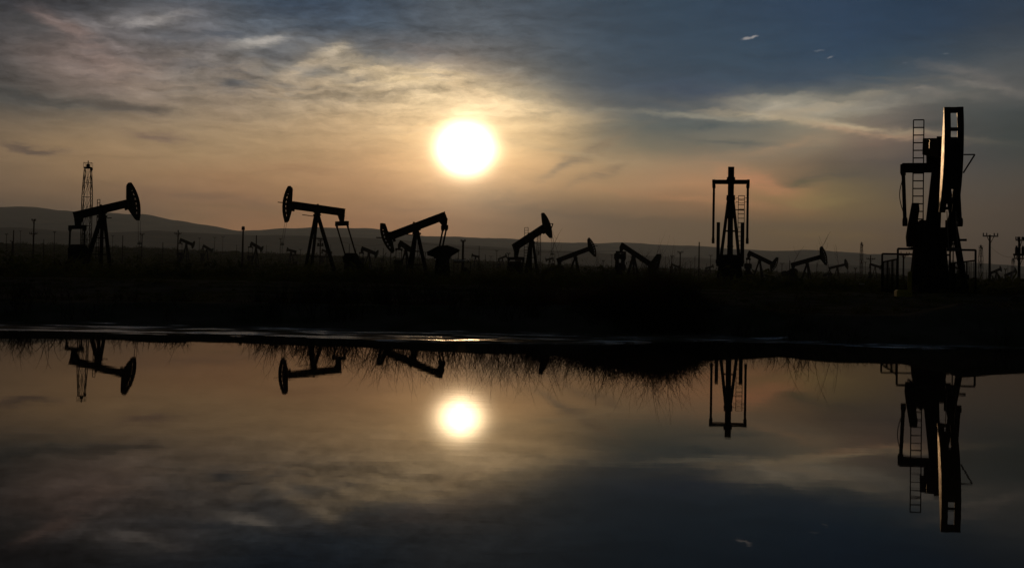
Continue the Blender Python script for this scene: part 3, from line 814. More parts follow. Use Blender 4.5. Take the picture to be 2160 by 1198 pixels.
def poly(V, Fc, pts, rs):
    b = len(V)
    for i, (p, r) in enumerate(zip(pts, rs)):
        for t in (0, 2.094, 4.189):
            V.append((p.x + r * math.cos(t), p.y + r * math.sin(t) * .9, p.z + r * .3 * math.sin(t)))
    for i in range(len(pts) - 1):
        for k in range(3):
            a = b + i * 3 + k; c_ = b + i * 3 + (k + 1) % 3
            Fc.append((a, c_, c_ + 3, a + 3))
rv = random.Random(5)
V, Fc = [], []
# envelope of the reflected brush: lowest twig tips in the picture per column
ex = [-200, 0, 60, 110, 150, 190, 250, 300, 350, 390, 425, 450, 500, 560, 620, 700, 760, 850, 930, 1000, 1080, 1180, 1260, 1330, 1390, 1440, 1490, 1540, 1600, 1680, 1740, 1800, 1870, 1920, 1975, 2040, 2100, 2160, 2300]
ey = [770, 772, 764, 770, 745, 735, 745, 735, 770, 755, 716, 716, 740, 785, 770, 790, 805, 812, 790, 812, 835, 815, 820, 835, 858, 830, 790, 765, 780, 800, 795, 775, 755, 735, 735, 760, 800, 785, 780]
dn_ = [.9, .9, .9, .9, .7, .5, .6, .7, .8, .7, .15, .2, .7, 1, 1, .9, 1, 1, .9, 1, 1, 1, 1.2, 1.5, 1.8, 1.5, 1.1, .8, .7, .7, .6, .6, .5, .15, .1, .3, .4, .5, .5]
for _ in range(1150):
    px = rv.uniform(-250, 2400)
    dens = np.interp(px, ex, dn_)
    if rv.random() > dens / 1.8 * 1.0: continue
    off = rv.uniform(.2, 5.5) ** 1.0
    flat_ = float(np.interp(px, [0, 1150, 1500, 1750, 2400], [3.6, 3.4, 2.6, .8, .7]))
    Y = 22.3 + flat_ + off
    dd = ray(px, 600); X = dd[0] * Y
    hor = 596.7 + (px - 976) * .0185
    g0 = gz(X, Y)
    if px > 1150 and px < 1560: pass
    htop = (np.interp(px, ex, ey) - hor) / F * Y - CAMZ - g0
    h_ = max(.15, htop * rv.choice((.5, .7, .9, 1.15, 1.4)) * rv.uniform(.85, 1.15))
    stems(V, Fc, X, Y, g0, rv.randint(7, 13), h_, rv, rv.uniform(.005, .0095) * (1.0 if h_ > .5 else .7), spread=.95 if px < 1150 else .7, curl=.85)
# dense leafy core low in the brush
def leafball(V, Fc, x, y, z, rx, rz_, n, rr, size):
    for _ in range(n):
        t = rr.uniform(0, 2 * math.pi); u = rr.uniform(0, 1) ** .6
        ph = math.asin(min(1, rr.random()))
        c_ = Vector((x + math.cos(t) * math.cos(ph) * rx * u, y + math.sin(t) * math.cos(ph) * rx * u, z + math.sin(ph) * rz_ * u))
        a_ = Vector((rr.gauss(0, 1), rr.gauss(0, 1), rr.gauss(0, 1))).normalized() * size * rr.uniform(.6, 1.4)
        b_ = a_.cross(Vector((rr.gauss(0, 1), rr.gauss(0, 1), rr.gauss(0, 1)))).normalized() * size * .35
        k = len(V); V.extend([tuple(c_ - a_), tuple(c_ + b_), tuple(c_ + a_), tuple(c_ - b_)]); Fc.append((k, k + 1, k + 2, k + 3))
for _ in range(700):
    px = rv.uniform(-200, 2350) if _ < 420 else rv.gauss(1350, 85); dens = np.interp(px, ex, dn_)
    if rv.random() > dens / 1.8 + .05: continue
    flat_ = float(np.interp(px, [0, 1150, 1500, 1750, 2400], [3.6, 3.4, 2.6, .8, .7]))
    Y = 22.6 + flat_ + rv.uniform(.5, 6)
    X = ray(px, 600)[0] * Y; g0 = gz(X, Y)
    hor = 596.7 + (px - 976) * .0185
    htop = (np.interp(px, ex, ey) - hor) / F * Y - CAMZ - g0
    k_ = .62 * rv.uniform(.5, 1.1) if 1120 < px < 1500 else .16
    if k_ < .3: continue
    leafball(V, Fc, X, Y, g0, rv.uniform(.3, .6), max(.1, htop * k_ * rv.uniform(.6, 1.2)), 170, rv, .028)
def raw(name, V, Fc, m):
    me = bpy.data.meshes.new(name); me.from_pydata(V, [], Fc); me.update(); me.materials.append(m)
    o = bpy.data.objects.new(name, me); COL.objects.link(o); return o
tag(raw('undergrowth', V, Fc, M['twig']), kind='stuff', label='tangle of dry twiggy brush along the far bank of the pond', cat='brush')

# bushes one can tell apart
for i, (px, pyt, D, wpx, lb) in enumerate([(1377, 541, 150, 34, 'round dark bush hiding the head of the tail-up jack'), (1011, 534, 230, 24, 'dome shaped dark bush right of the sun-glint cylinders'),
      (1290, 556, 110, 40, 'low dark bush left of the tail-up jack'), (1440, 560, 120, 50, 'broad low bush right of the tail-up jack'), (1180, 552, 120, 40, 'low dark bush below the small raised jack'), (1085, 549, 160, 26, 'small dark bush left of the small middle pumpjack'), (850, 541, 140, 30, 'low bush under the head of the drooping jack'), (335, 521, 300, 30, 'low dark bush on the left skyline')]):
    P = at(px, pyt, D); g0 = gz(P.x, P.y); h_ = P.z - g0; w_ = wpx / 2 * D / F
    rr = random.Random(60 + i)
    root = empty('bush', (P.x, P.y, g0)); tag(root, lb, 'bush')
    V2, F2 = [], []
    for q in range(7):
        a_ = rr.uniform(-1, 1)
        leafball(V2, F2, a_ * w_ * .6, rr.uniform(-.5, .5) * w_, 0, w_ * rr.uniform(.35, .6), h_ * (1 - .5 * a_ * a_) * rr.uniform(.7, 1.0), 420, rr, .07)
    raw('foliage', V2, F2, M['scrub']).parent = root
    V2, F2 = [], []; stems(V2, F2, 0, 0, 0, 26, h_ * 1.05, rr, .014, spread=.9)
    raw('branches', V2, F2, M['twig']).parent = root
# tall single reeds
for i, (px, ytop, Y, lb, n) in enumerate([(1752, 489, 44, 'tall curved bare stems standing above the far pumpjack pair', 3), (1186, 482, 42, 'tall curved bare stems right of the small middle pumpjack', 2), (1696, 520, 40, 'thin leaning bare stem above the tail of the far raised pumpjack', 1), (1375, 528, 40, 'faint bare stem above the tail-up jack', 2)]):
    P = at(px, ytop, Y); g0 = gz(P.x, P.y); V2, F2 = [], []
    rr = random.Random(40 + i); h_ = P.z - g0
    for k in range(n):
        dx = [0, -.45, .2][k] ; hh_ = h_ * [1, .93, .8][k]
        bx = -0.55 * (1 if k == 0 else -.5) 
        pts = []; rs = []
        for q in range(11):
            f = q / 10
            pts.append(Vector((bx * (1 - f ** 2.2) * 1.0 + dx * (1 - f) * .3 + (dx if k else 0) * f, .1 * math.sin(f * 3), h_ * 0 + hh_ * (f ** .85)))); rs.append(.009 * (1 - .75 * f) + .002)
        poly(V2, F2, pts, rs)
        for q in (4, 6, 7, 8):
            p = pts[q]; s_ = rr.choice((-1, 1)); poly(V2, F2, [p, p + Vector((s_ * .10, 0, .16)), p + Vector((s_ * .14, 0, .34))], [.005, .004, .002])
    o = raw('bare_shrub', V2, F2, M['twig']); o.location = (P.x, P.y, g0); tag(o, lb, 'plant')

# desert scrub over the plain
V, Fc = [], []
rs_ = random.Random(9)
for _ in range(5200):
    t = rs_.random()
    Y = 30 * (820 / 30) ** (t ** .75)
    px = rs_.uniform(-60, 2220); X = ray(px, 600)[0] * Y
    g0 = gz(X, Y)
    big = rs_.random()
    hgt = rs_.uniform(.2, .6) * (1 if big < .85 else 1.9)
    if Y > 250: hgt *= 1.5
    if Y < 60: hgt *= .45
    elif Y < 200: hgt *= 1.5
    leafball(V, Fc, X, Y, g0 - .03, hgt * rs_.uniform(1.0, 2.2), hgt, int(26 if Y > 120 else 60 if Y > 60 else 130), rs_, (.05 + hgt * .12 + Y * .0004) if Y > 60 else .028 + hgt * .02)
for _ in range(1300):
    Y = rs_.uniform(66, 150); px = rs_.uniform(-60, 2220)
    if px > 1850 and Y < 75: continue
    X = ray(px, 600)[0] * Y; g0 = gz(X, Y); hgt = rs_.choice((.6, .9, 1.2, 1.6)) * (.8 if px > 1500 else 1.1)
    leafball(V, Fc, X, Y, g0 - .05, hgt * rs_.uniform(.8, 1.6), hgt, 60, rs_, .10)
for _ in range(2200):
    Y = rs_.uniform(300, 815); px = rs_.uniform(-60, 2220); X = ray(px, 600)[0] * Y; g0 = gz(X, Y)
    hgt = rs_.choice((.8, 1.1, 1.5, 2.2))
    leafball(V, Fc, X, Y, g0 - .1, hgt * rs_.uniform(1.2, 3.0), hgt, 22, rs_, .35 + hgt * .15)
tag(raw('scrub', V, Fc, M['scrub']), kind='stuff', label='low desert scrub scattered over the dark plain', cat='scrub')

# ------------------------------------------------------------------ sky
SUNAZ, SUNEL = azel(982, 315)
cx = [-400, 0, 100, 200, 300, 400, 500, 600, 700, 800, 900, 980, 1070, 1160, 1250, 1350, 1450, 1550, 1650, 1750, 1850, 1950, 2050, 2160, 2600]
T = {
 -60: [(50,54,60),(46,50,56),(48,52,60),(52,58,66),(56,64,74),(56,68,82),(46,64,82),(42,62,82),(44,63,82),(46,64,82),(54,68,82),(56,69,82),(54,68,82),(52,66,80),(48,64,80),(46,62,78),(43,60,77),(41,59,76),(39,57,76),(38,56,76),(36,54,73),(34,52,71),(34,50,68),(36,50,66),(40,50,60)],
 0:   [(50,54,60),(52,55,61),(52,56,63),(54,60,68),(60,68,78),(66,76,88),(56,72,88),(45,65,86),(47,66,86),(50,68,86),(60,73,86),(63,75,87),(60,73,86),(57,71,84),(53,69,84),(50,67,82),(48,66,82),(46,64,82),(43,62,82),(42,61,82),(39,59,79),(37,57,77),(37,54,73),(41,56,72),(48,56,64)],
 40:  [(52,56,60),(57,60,64),(66,69,74),(80,82,86),(92,94,97),(94,96,100),(74,84,94),(60,76,94),(50,70,90),(52,70,88),(60,74,88),(62,76,88),(61,75,88),(58,72,86),(55,71,85),(51,68,83),(49,67,83),(47,65,82),(45,64,83),(43,63,84),(41,61,81),(38,58,78),(40,56,74),(48,60,73),(50,56,62)],
 80:  [(54,57,60),(60,62,65),(98,90,88),(92,88,88),(96,96,98),(98,98,100),(88,94,98),(78,90,102),(66,80,94),(57,75,91),(62,76,90),(66,79,92),(64,78,91),(60,74,87),(56,72,86),(52,69,84),(50,68,84),(49,67,83),(46,66,84),(44,65,86),(42,62,82),(44,61,78),(50,63,75),(62,70,78),(56,60,64)],
 120: [(56,58,60),(66,66,68),(104,96,92),(114,102,98),(102,98,98),(98,98,100),(104,106,108),(106,110,112),(112,112,110),(84,92,98),(80,88,96),(88,90,94),(76,84,92),(64,77,88),(60,75,88),(56,72,86),(52,69,84),(51,69,84),(48,67,84),(46,67,87),(47,66,82),(54,68,80),(64,72,78),(76,78,80),(60,62,64)],
 160: [(58,60,60),(68,69,70),(88,84,80),(118,104,98),(116,106,102),(104,104,104),(92,94,98),(104,108,108),(138,134,122),(146,138,122),(140,132,118),(132,122,110),(104,106,104),(80,88,92),(64,77,88),(58,73,86),(54,70,84),(52,70,85),(50,68,84),(48,68,87),(54,72,84),(72,80,86),(84,86,86),(86,87,87),(64,66,66)],
 200: [(58,60,58),(68,70,68),(82,82,78),(104,102,94),(124,114,104),(124,118,106),(128,120,108),(132,124,110),(146,138,120),(170,156,128),(196,178,140),(196,176,138),(160,146,120),(102,104,100),(76,84,90),(66,78,88),(60,75,88),(58,74,87),(64,80,90),(100,106,102),(96,100,98),(96,98,95),(92,94,90),(84,85,84),(66,66,64)],
 240: [(80,76,66),(96,88,76),(92,86,76),(108,100,86),(122,110,94),(138,124,102),(146,130,108),(156,140,112),(172,152,120),(192,168,128),(222,192,140),(244,210,150),(206,182,134),(150,138,112),(100,102,94),(84,92,92),(84,92,92),(98,104,100),(124,124,110),(132,128,112),(104,104,98),(82,84,82),(66,74,74),(58,66,68),(50,56,56)],
 285: [(92,82,68),(124,108,84),(144,124,94),(146,126,96),(142,124,96),(148,130,102),(156,136,104),(162,140,106),(178,152,114),(200,170,124),(232,194,134),(255,220,150),(228,194,136),(186,164,120),(134,124,102),(98,104,94),(88,98,94),(96,102,96),(118,116,102),(146,136,114),(124,108,94),(82,78,76),(58,66,66),(52,62,62),(44,52,52)],
 330: [(90,80,64),(118,102,80),(126,108,82),(146,124,92),(150,128,96),(150,128,94),(156,132,98),(166,140,102),(178,148,108),(198,162,114),(228,186,126),(250,204,134),(224,184,126),(190,160,114),(154,138,106),(132,120,96),(130,118,96),(128,118,98),(126,112,92),(102,92,78),(86,80,74),(74,72,72),(60,66,66),(56,62,62),(46,52,50)],
 370: [(86,76,60),(114,96,74),(122,102,76),(136,112,82),(142,116,84),(146,118,86),(152,122,88),(156,126,90),(166,132,94),(184,144,100),(206,162,110),(220,174,116),(204,164,112),(186,152,106),(162,136,100),(164,138,104),(164,134,100),(160,130,96),(136,114,84),(94,86,70),(80,76,68),(74,72,70),(68,68,66),(64,66,62),(50,52,48)],
 410: [(78,68,54),(100,84,66),(108,90,70),(118,98,72),(124,100,76),(136,108,80),(146,114,82),(146,116,82),(156,122,84),(166,130,90),(172,134,92),(166,130,90),(150,120,88),(150,122,88),(148,122,86),(156,124,90),(170,130,92),(172,128,90),(158,122,80),(124,110,72),(102,92,66),(84,76,64),(74,70,62),(72,66,58),(54,50,44)],
 450: [(70,60,48),(88,76,60),(92,78,62),(100,84,66),(110,90,70),(128,102,74),(134,104,76),(138,106,74),(146,110,76),(150,114,80),(150,112,78),(140,106,76),(124,98,72),(106,88,68),(98,84,66),(104,88,66),(108,90,66),(110,90,66),(110,92,64),(106,90,62),(98,84,60),(80,70,58),(74,66,56),(68,60,52),(50,46,40)],
 490: [(62,54,44),(76,66,54),(80,68,56),(86,72,58),(98,80,62),(124,98,68),(142,104,70),(140,102,68),(146,106,72),(150,108,72),(146,106,70),(132,98,68),(122,94,66),(110,88,64),(102,84,64),(98,82,62),(94,80,60),(92,78,58),(96,82,58),(94,80,56),(88,74,54),(76,64,52),(68,60,50),(62,54,46),(46,42,36)],
 560: [(54,48,40),(66,56,46),(70,60,48),(78,66,52),(90,74,58),(114,90,64),(130,96,66),(130,96,66),(134,98,66),(134,98,66),(128,94,64),(114,88,62),(104,82,60),(96,78,58),(90,74,56),(88,74,56),(84,70,54),(82,68,52),(86,70,50),(84,70,50),(78,64,48),(68,56,46),(62,52,44),(56,48,40),(42,38,32)],
}
TY = sorted(T); TA = np.array([[lin(c) for c in T[y]] for y in TY])
for j_, y_ in enumerate(TY):
    for i_, x_ in enumerate(cx):
        w_ = max(0, min(1, (x_ - 1050) / 350)) * max(0, min(1, (230 - y_) / 80)); TA[j_][i_] *= np.array([1 - .14 * w_, 1 - .01 * w_, 1 + .06 * w_])
def table(px, py):
    px = min(max(px, cx[0]), cx[-1]); py = min(max(py, TY[0]), TY[-1])
    i = min(len(cx) - 2, max(0, int(np.searchsorted(cx, px)) - 1)); j = min(len(TY) - 2, max(0, int(np.searchsorted(TY, py)) - 1))
    u = (px - cx[i]) / (cx[i + 1] - cx[i]); v = (py - TY[j]) / (TY[j + 1] - TY[j])
    return (TA[j][i] * (1 - u) + TA[j][i + 1] * u) * (1 - v) + (TA[j + 1][i] * (1 - u) + TA[j + 1][i + 1] * u) * v
def sky_at(az, el):
    d = np.array([math.sin(az) * math.cos(el), math.cos(az) * math.cos(el), math.sin(el)])
    v = RM.T @ d
    return table(PX0 + F * v[0] / -v[2], PY0 - F * v[1] / -v[2])

world = bpy.data.worlds.new("World"); sc.world = world; world.use_nodes = True
world.cycles.sampling_method = 'MANUAL'; world.cycles.sample_map_resolution = 512
nt = world.node_tree; N = nt.nodes; L = nt.links.new
for n in list(N): N.remove(n)
def node(t, **kw):
    n = N.new(t)
    for k, v in kw.items(): setattr(n, k, v)
    return n
def math_(op, a, b=None, c=None, clamp=False):
    n = node('ShaderNodeMath', operation=op); n.use_clamp = clamp
    for i, v in enumerate((a, b, c)):
        if v is None: continue
        if hasattr(v, 'is_linked') or hasattr(v, 'links'): L(v, n.inputs[i])
        else: n.inputs[i].default_value = v
    return n.outputs[0]
def mrange(v, a, b, c=0, d=1, smooth_=True):
    n = node('ShaderNodeMapRange', interpolation_type='SMOOTHSTEP' if smooth_ else 'LINEAR')
    L(v, n.inputs[0]); n.inputs[1].default_value = a; n.inputs[2].default_value = b; n.inputs[3].default_value = c; n.inputs[4].default_value = d
    return n.outputs[0]
def mixc(f, a, b, bt='MIX'):
    n = node('ShaderNodeMix', data_type='RGBA', blend_type=bt); n.clamp_factor = True
    for i, v in ((0, f), (6, a), (7, b)):
        if hasattr(v, 'links'): L(v, n.inputs[i])
        else: n.inputs[i].default_value = v if i == 0 else (*v, 1)
    return n.outputs[2]
tc = node('ShaderNodeTexCoord'); sep = node('ShaderNodeSeparateXYZ')
nrm = node('ShaderNodeVectorMath', operation='NORMALIZE'); L(tc.outputs['Generated'], nrm.inputs[0]); L(nrm.outputs[0], sep.inputs[0])
az = math_('ARCTAN2', sep.outputs[0], sep.outputs[1]); el = math_('ARCSINE', sep.outputs[2])
S = 1000.0
comb = node('ShaderNodeCombineXYZ'); L(math_('MULTIPLY', az, S), comb.inputs[0]); L(math_('MULTIPLY', el, S), comb.inputs[1])
P0 = comb.outputs[0]          # milliradians of azimuth and elevation
def noise(vec, scale, detail=5, rough=.55, color=False, mapping=None):
    if mapping:
        mp = node('ShaderNodeMapping'); mp.inputs['Rotation'].default_value = (0, 0, mapping[0]); mp.inputs['Scale'].default_value = (mapping[1], mapping[2], 1)
        L(vec, mp.inputs[0]); vec = mp.outputs[0]
    n = node('ShaderNodeTexNoise'); n.inputs['Scale'].default_value = scale; n.inputs['Detail'].default_value = detail; n.inputs['Roughness'].default_value = rough
    L(vec, n.inputs['Vector'])
    return n.outputs[1] if color else n.outputs[0]
def warp(vec, nz, amt):
    s = node('ShaderNodeVectorMath', operation='SUBTRACT'); L(nz, s.inputs[0]); s.inputs[1].default_value = (.5, .5, .5)
    m_ = node('ShaderNodeVectorMath', operation='MULTIPLY'); L(s.outputs[0], m_.inputs[0]); m_.inputs[1].default_value = (*amt, 0)
    a = node('ShaderNodeVectorMath', operation='ADD'); L(vec, a.inputs[0]); L(m_.outputs[0], a.inputs[1])
    return a.outputs[0]
# fine fibrous warp, stretched along the wind
P1 = warp(P0, noise(P0, .012, 6, .6, True, (R(-12), .55, 1.5)), (60, 26))
P2 = warp(P0, noise(P0, .03, 7, .65, True, (R(-14), .5, 1.4)), (42, 24))
s1 = node('ShaderNodeSeparateXYZ'); L(P1, s1.inputs[0])
AZR = 620.0
fac = math_('DIVIDE', math_('ADD', s1.outputs[0], AZR), 2 * AZR, clamp=True)
rows = []
ELS = [0, 10, 22, 36, 52, 70, 88, 106, 124, 142, 160, 178, 196, 216, 240, 262]
for e_ in ELS:
    r = node('ShaderNodeValToRGB'); r.color_ramp.interpolation = 'EASE' if False else 'LINEAR'
    els = r.color_ramp.elements
    azs = np.linspace(-AZR, AZR, 31)
    # denser inside the frame
    azs = np.array(sorted(list(np.linspace(-440, 440, 28)) + [-AZR, AZR, -520]))
    for i, a in enumerate(azs):
        c = sky_at(a / S, e_ / S); pos = (a + AZR) / (2 * AZR)
        if i < 2: el_ = els[i]; el_.position = pos
        else: el_ = els.new(pos)
        el_.color = (*c, 1)
    if not rows:
        L(fac, r.inputs[0]); acc = r.outputs[0]; rows.append(1)
    else:
        # (the tiny dependence on the colour so far keeps the shader's evaluation order sequential)
        L(math_('MULTIPLY_ADD', acc, 1e-7, fac), r.inputs[0])
        f = mrange(math_('MULTIPLY_ADD', acc, 1e-7, s1.outputs[1]), ELS[len(rows) - 1], ELS[len(rows)], smooth_=False)
        acc = mixc(f, acc, r.outputs[0]); rows.append(1)
def after(vec, c):
    n = node('ShaderNodeVectorMath', operation='MULTIPLY_ADD'); L(c, n.inputs[0]); n.inputs[1].default_value = (1e-7,) * 3; L(vec, n.inputs[2])
    return n.outputs[0]
# cloud features: (px, py, rx, ry, angle deg, colour, strength, warp)
FE = [
 (640, 195, 230, 46, -5, (172,152,122), .4), (930, 165, 120, 22, -4, (212,190,148), .5), (280, 165, 150, 34, -10, (126,112,102), .4), (1090, 270, 120, 34, 4, (214,184,134), .4),
 (880, 190, 200, 34, -6, (232,210,168), .65), (1000, 225, 160, 32, 0, (242,216,166), .6), (820, 260, 180, 40, 2, (216,186,138), .4), (640, 270, 200, 20, 4, (178,154,118), .35), (700, 215, 200, 30, 10, (172,156,128), .35), (420, 210, 160, 26, -6, (136,124,106), .35),
 (270, 42, 110, 16, 12, (140,138,138), .45), (330, 44, 60, 9, 10, (160,158,156), .4), (135, 62, 55, 14, -22, (140,122,116), .5), (190, 105, 60, 26, -34, (132,116,110), .4),
 (240, 95, 40, 10, -30, (140,132,130), .5), (470, 62, 60, 12, 5, (120,126,134), .45), (540, 92, 80, 10, 14, (160,158,152), .4), (430, 130, 70, 14, 22, (145,142,138), .45),
 (575, 60, 60, 16, 10, (104,116,126), .4), (380, 85, 70, 12, -6, (66,74,82), .7), (480, 75, 50, 9, 10, (70,80,92), .5), (430, 165, 80, 14, 4, (110,106,100), .5),
 (560, 120, 70, 12, 8, (82,88,94), .7), (600, 145, 50, 18, 20, (92,96,98), .7), (510, 178, 34, 9, 4, (92,94,92), .7), (690, 112, 40, 16, 20, (200,188,164), .85), (650, 130, 34, 10, 40, (180,168,146), .7), (655, 152, 34, 14, 8, (90,96,100), .8), (590, 118, 46, 14, 12, (84,90,98), .75), (505, 180, 36, 12, 4, (84,88,92), .8), (560, 92, 40, 12, 26, (160,157,150), .5), (440, 110, 30, 12, 30, (120,118,118), .6), (760, 165, 60, 8, 12, (112,108,100), .6), (860, 160, 60, 10, 18, (214,194,152), .6),
 (640, 145, 60, 14, 24, (178,164,140), .65), (730, 128, 46, 10, -14, (150,144,130), .5), (660, 150, 26, 9, 0, (104,106,104), .55), (800, 150, 70, 14, -10, (188,172,142), .5),
 (760, 185, 90, 7, 12, (150,138,118), .45), (850, 195, 90, 7, 12, (160,146,122), .45), (900, 170, 90, 12, -6, (214,192,148), .5), (980, 190, 80, 14, -22, (205,180,140), .45),
 (890, 115, 90, 22, -8, (110,102,100), .45), (1030, 150, 70, 16, -22, (120,112,104), .35), (90, 208, 130, 12, -3, (60,64,64), .85), (260, 228, 110, 10, -3, (82,78,72), .7),
 (60, 62, 50, 20, 0, (56,60,62), .5), (60, 312, 70, 7, -4, (94,82,70), .8), (325, 290, 52, 8, -3, (116,100,84), .85), (620, 355, 90, 12, 0, (150,118,86), .5), (430, 415, 160, 9, -4, (110,90,72), .5),
 (1120, 205, 90, 14, -12, (128,124,108), .4), (1230, 330, 90, 10, 28, (128,114,92), .75), (1260, 365, 60, 8, 26, (124,108,86), .6), (1100, 300, 60, 10, 10, (205,176,126), .4),
 (1200, 320, 110, 8, -6, (172,154,118), .45), (1460, 243, 170, 7, -3.5, (136,136,122), .7), (1700, 258, 190, 8, -7, (186,172,140), .95), (1680, 225, 120, 20, -4, (164,160,142), .85), (1640, 228, 60, 9, 22, (178,172,152), .7), (1790, 222, 120, 9, 4, (146,144,132), .6), (1450, 195, 150, 26, -4, (56,72,90), .6), (1720, 165, 170, 22, 0, (50,68,86), .5), (2060, 178, 90, 8, -8, (124,122,116), .5), (1830, 282, 100, 7, -8, (165,140,114), .7),
 (1720, 232, 130, 10, 14, (165,156,134), .55), (1640, 212, 100, 6, 3, (150,148,132), .45), (1660, 245, 110, 8, -10, (158,150,130), .45), (1780, 208, 160, 6, 0, (125,124,116), .45),
 (1500, 270, 150, 9, 3, (68,82,86), .6), (1560, 300, 120, 7, -4, (78,86,84), .5), (1940, 192, 90, 6, -8, (118,116,110), .55), (2050, 160, 90, 10, -14, (104,104,102), .5), (1890, 168, 80, 5, -6, (92,98,98), .4),
 (1660, 310, 120, 11, 12, (150,130,104), .5), (1760, 372, 120, 12, 4, (84,80,70), .65), (1690, 388, 70, 8, 3, (88,86,66), .6), (1820, 330, 90, 14, 8, (100,92,82), .4), (1600, 385, 70, 16, -18, (190,136,98), .5),
 (1700, 418, 110, 12, 0, (134,120,76), .45), (1140, 440, 150, 20, -9, (98,82,66), .55), (1330, 462, 150, 12, -3, (94,80,62), .5), (1450, 420, 150, 10, -4, (176,132,92), .4), (1820, 478, 180, 10, 0, (88,76,62), .5),
 (1740, 500, 120, 7, 0, (110,92,58), .4), (880, 440, 110, 9, 0, (134,102,74), .5), (500, 440, 120, 8, 0, (120,98,70), .4), (2000, 268, 120, 14, -4, (58,66,66), .4), (1350, 215, 150, 22, -6, (72,84,92), .3),
]
brk = noise(P2, .05, 6, .62, False, (R(-10), .35, 1.8))
brk = mrange(brk, .28, .66, .15, 1.6)
for (px, py, rx, ry, an, colr, st) in FE:
    a_, e_ = azel(px, py)
    mp = node('ShaderNodeMapping', vector_type='TEXTURE')
    mp.inputs['Location'].default_value = (a_ * S, e_ * S, 0); mp.inputs['Rotation'].default_value = (0, 0, R(an - 1.0)); mp.inputs['Scale'].default_value = (rx / 2.4, ry / 2.4, 1)
    L(after(P2, acc), mp.inputs[0])
    dt = node('ShaderNodeVectorMath', operation='DOT_PRODUCT'); L(mp.outputs[0], dt.inputs[0]); L(mp.outputs[0], dt.inputs[1])
    g = math_('EXPONENT', math_('MULTIPLY', dt.outputs['Value'], -1.0))
    g = math_('MULTIPLY', math_('MULTIPLY', g, st), brk)
    acc = mixc(g, acc, lin(colr))
# tiny bright cloudlets
P3 = warp(P0, noise(P0, .25, 3, .6, True), (4, 2.5))
for (px, py, rx, ry, an, colr, st) in [(1575, 82, 9, 2.6, 6, (180,176,172), .5), (1590, 79, 8, 2.6, 14, (184,180,176), .5), (1728, 108, 10, 2, 3, (110,120,130), .4), (1751, 121.5, 6, 1.8, 12, (130,134,138), .5), (1994, 114, 5, 1.3, 4, (90,100,108), .5), (1908, 134, 5, 2, 0, (80,92,104), .5)]:
    a_, e_ = azel(px, py)
    mp = node('ShaderNodeMapping', vector_type='TEXTURE')
    mp.inputs['Location'].default_value = (a_ * S, e_ * S, 0); mp.inputs['Rotation'].default_value = (0, 0, R(an - 1)); mp.inputs['Scale'].default_value = (rx / 2.4, ry / 2.4, 1)
    L(after(P3, acc), mp.inputs[0])
    dt = node('ShaderNodeVectorMath', operation='DOT_PRODUCT'); L(mp.outputs[0], dt.inputs[0]); L(mp.outputs[0], dt.inputs[1])
    g = math_('MULTIPLY', math_('EXPONENT', math_('MULTIPLY', math_('POWER', dt.outputs['Value'], 1.6), -1.0)), st)
    acc = mixc(g, acc, lin(colr))
# fibres: multiplicative streaks, strongest in the upper-left cloud bank
nz1 = noise(after(P2, acc), .045, 8, .68, False, (R(-13), .28, 1.7))
nz2 = noise(after(P1, acc), .02, 7, .6, False, (R(6), .3, 2.2))
nz3 = noise(after(P2, acc), .11, 6, .65, False, (R(-16), .42, 1.4))
ul = math_('MULTIPLY', mrange(s1.outputs[1], 100, 165, .5, .95), mrange(s1.outputs[0], -60, 120, 1.0, .7))
fib = math_('MULTIPLY', ul, math_('ADD', math_('MULTIPLY', math_('SUBTRACT', nz1, .5), 1.5), math_('MULTIPLY', math_('SUBTRACT', nz2, .5), 1.1)))
fib = math_('ADD', fib, math_('MULTIPLY', math_('MULTIPLY', math_('SUBTRACT', nz3, .5), mrange(s1.outputs[1], 105, 180, .4, 1.5)), mrange(s1.outputs[0], -120, 80, 1.0, .45)))
wf = mrange(s1.outputs[0], -40, 160, 1.0, .45)
wh_ = mrange(s1.outputs[1], 60, 170, .45, 1.0)
fib = math_('ADD', math_('MULTIPLY', math_('MULTIPLY', fib, wf), wh_), 1.0)
fv = node('ShaderNodeVectorMath', operation='SCALE'); L(acc, fv.inputs[0]); L(fib, fv.inputs['Scale'])
acc = fv.outputs[0]
gm = node('ShaderNodeVectorMath', operation='MULTIPLY')
inv = math_('DIVIDE', 1.0, math_('MAXIMUM', sep.outputs[2], .1))
gc = node('ShaderNodeCombineXYZ')
for q_, k_ in enumerate((.034, .023, .019)): L(math_('EXPONENT', math_('MULTIPLY', inv, k_)), gc.inputs[q_])
L(acc, gm.inputs[0]); L(gc.outputs[0], gm.inputs[1]); acc = gm.outputs[0]
# clear sky for everything behind and overhead
skyn = node('ShaderNodeTexSky', sky_type='NISHITA'); skyn.sun_disc = False; skyn.sun_elevation = SUNEL; skyn.sun_rotation = SUNAZ
skyn.air_density = 1.0; skyn.dust_density = 2.0
ns = node('ShaderNodeVectorMath', operation='SCALE'); L(skyn.outputs[0], ns.inputs[0]); ns.inputs['Scale'].default_value = 0.006
side = mrange(math_('ABSOLUTE', az), .56, 1.1); high = mrange(el, .27, .50)
msk = math_('MAXIMUM', side, high)
acc = mixc(msk, acc, ns.outputs[0])
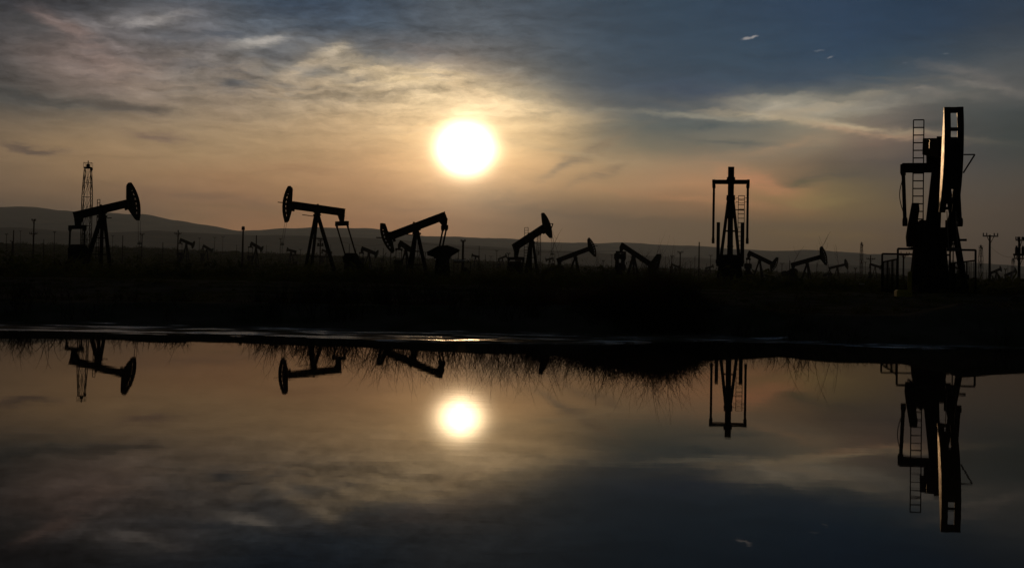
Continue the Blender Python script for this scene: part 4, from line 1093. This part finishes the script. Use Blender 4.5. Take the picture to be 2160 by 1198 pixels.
# sun seen through thin cloud
sund = Vector((math.sin(SUNAZ) * math.cos(SUNEL), math.cos(SUNAZ) * math.cos(SUNEL), math.sin(SUNEL)))
mp = node('ShaderNodeMapping', vector_type='TEXTURE'); mp.inputs['Location'].default_value = (SUNAZ * S, SUNEL * S, 0); mp.inputs['Scale'].default_value = (17.4, 15.9, 1); L(P0, mp.inputs[0])
ln = node('ShaderNodeVectorMath', operation='LENGTH'); L(mp.outputs[0], ln.inputs[0]); rr_ = ln.outputs['Value']
core = math_('MULTIPLY', math_('EXPONENT', math_('MULTIPLY', math_('POWER', rr_, 2.1), -1.0)), 13.5)
halo = math_('MULTIPLY', math_('EXPONENT', math_('MULTIPLY', rr_, -.8)), .50)
wide = math_('MULTIPLY', math_('MULTIPLY', math_('EXPONENT', math_('MULTIPLY', rr_, -.47)), .66), fib)
def colscale(c, v):
    n = node('ShaderNodeVectorMath', operation='SCALE'); n.inputs[0].default_value = c; L(v, n.inputs['Scale']); return n.outputs[0]
def vadd(a, b):
    n = node('ShaderNodeVectorMath', operation='ADD'); L(a, n.inputs[0]); L(b, n.inputs[1]); return n.outputs[0]
acc = vadd(acc, vadd(vadd(colscale((1.0, .80, .52), core), colscale((1.0, .62, .28), halo)), colscale((1.0, .84, .56), wide)))
bg = node('ShaderNodeBackground'); L(acc, bg.inputs[0]); bg.inputs[1].default_value = 1.0
wo = node('ShaderNodeOutputWorld'); L(bg.outputs[0], wo.inputs[0])

# sun
sl = bpy.data.lights.new('sun', 'SUN'); sl.energy = 0.35; sl.angle = R(0.5); sl.color = (1.0, .60, .29)
so = bpy.data.objects.new('sun', sl); COL.objects.link(so)
so.rotation_euler = (-sund).to_track_quat('-Z', 'Y').to_euler()

# ------------------------------------------------------------------ haze
HAZE = True
if HAZE:
    hz_ = MB(); hz_.box((0, 4300, 240), (13000, 9000, 500))
    hm = bpy.data.materials.new('thin_haze'); hm.use_nodes = True
    t = hm.node_tree
    for n in list(t.nodes): t.nodes.remove(n)
    o_ = t.nodes.new('ShaderNodeOutputMaterial'); v_ = t.nodes.new('ShaderNodeVolumePrincipled')
    v_.inputs['Color'].default_value = (.62, .78, 1.0, 1); v_.inputs['Density'].default_value = 8.2e-5; v_.inputs['Anisotropy'].default_value = 0.5
    t.links.new(v_.outputs[0], o_.inputs['Volume'])
    tag(hz_.build('haze', hm), kind='stuff', label='thin even haze over the oil field', cat='haze')

sc.view_settings.view_transform = 'Standard'; sc.view_settings.look = 'None'
sc.view_settings.exposure = 0; sc.view_settings.gamma = 1
sc.render.engine = 'CYCLES'
sc.cycles.max_bounces = 5; sc.cycles.volume_bounces = 0; sc.cycles.diffuse_bounces = 2; sc.cycles.glossy_bounces = 3
sc.cycles.use_denoising = True
sc.cycles.caustics_reflective = False; sc.cycles.caustics_refractive = False
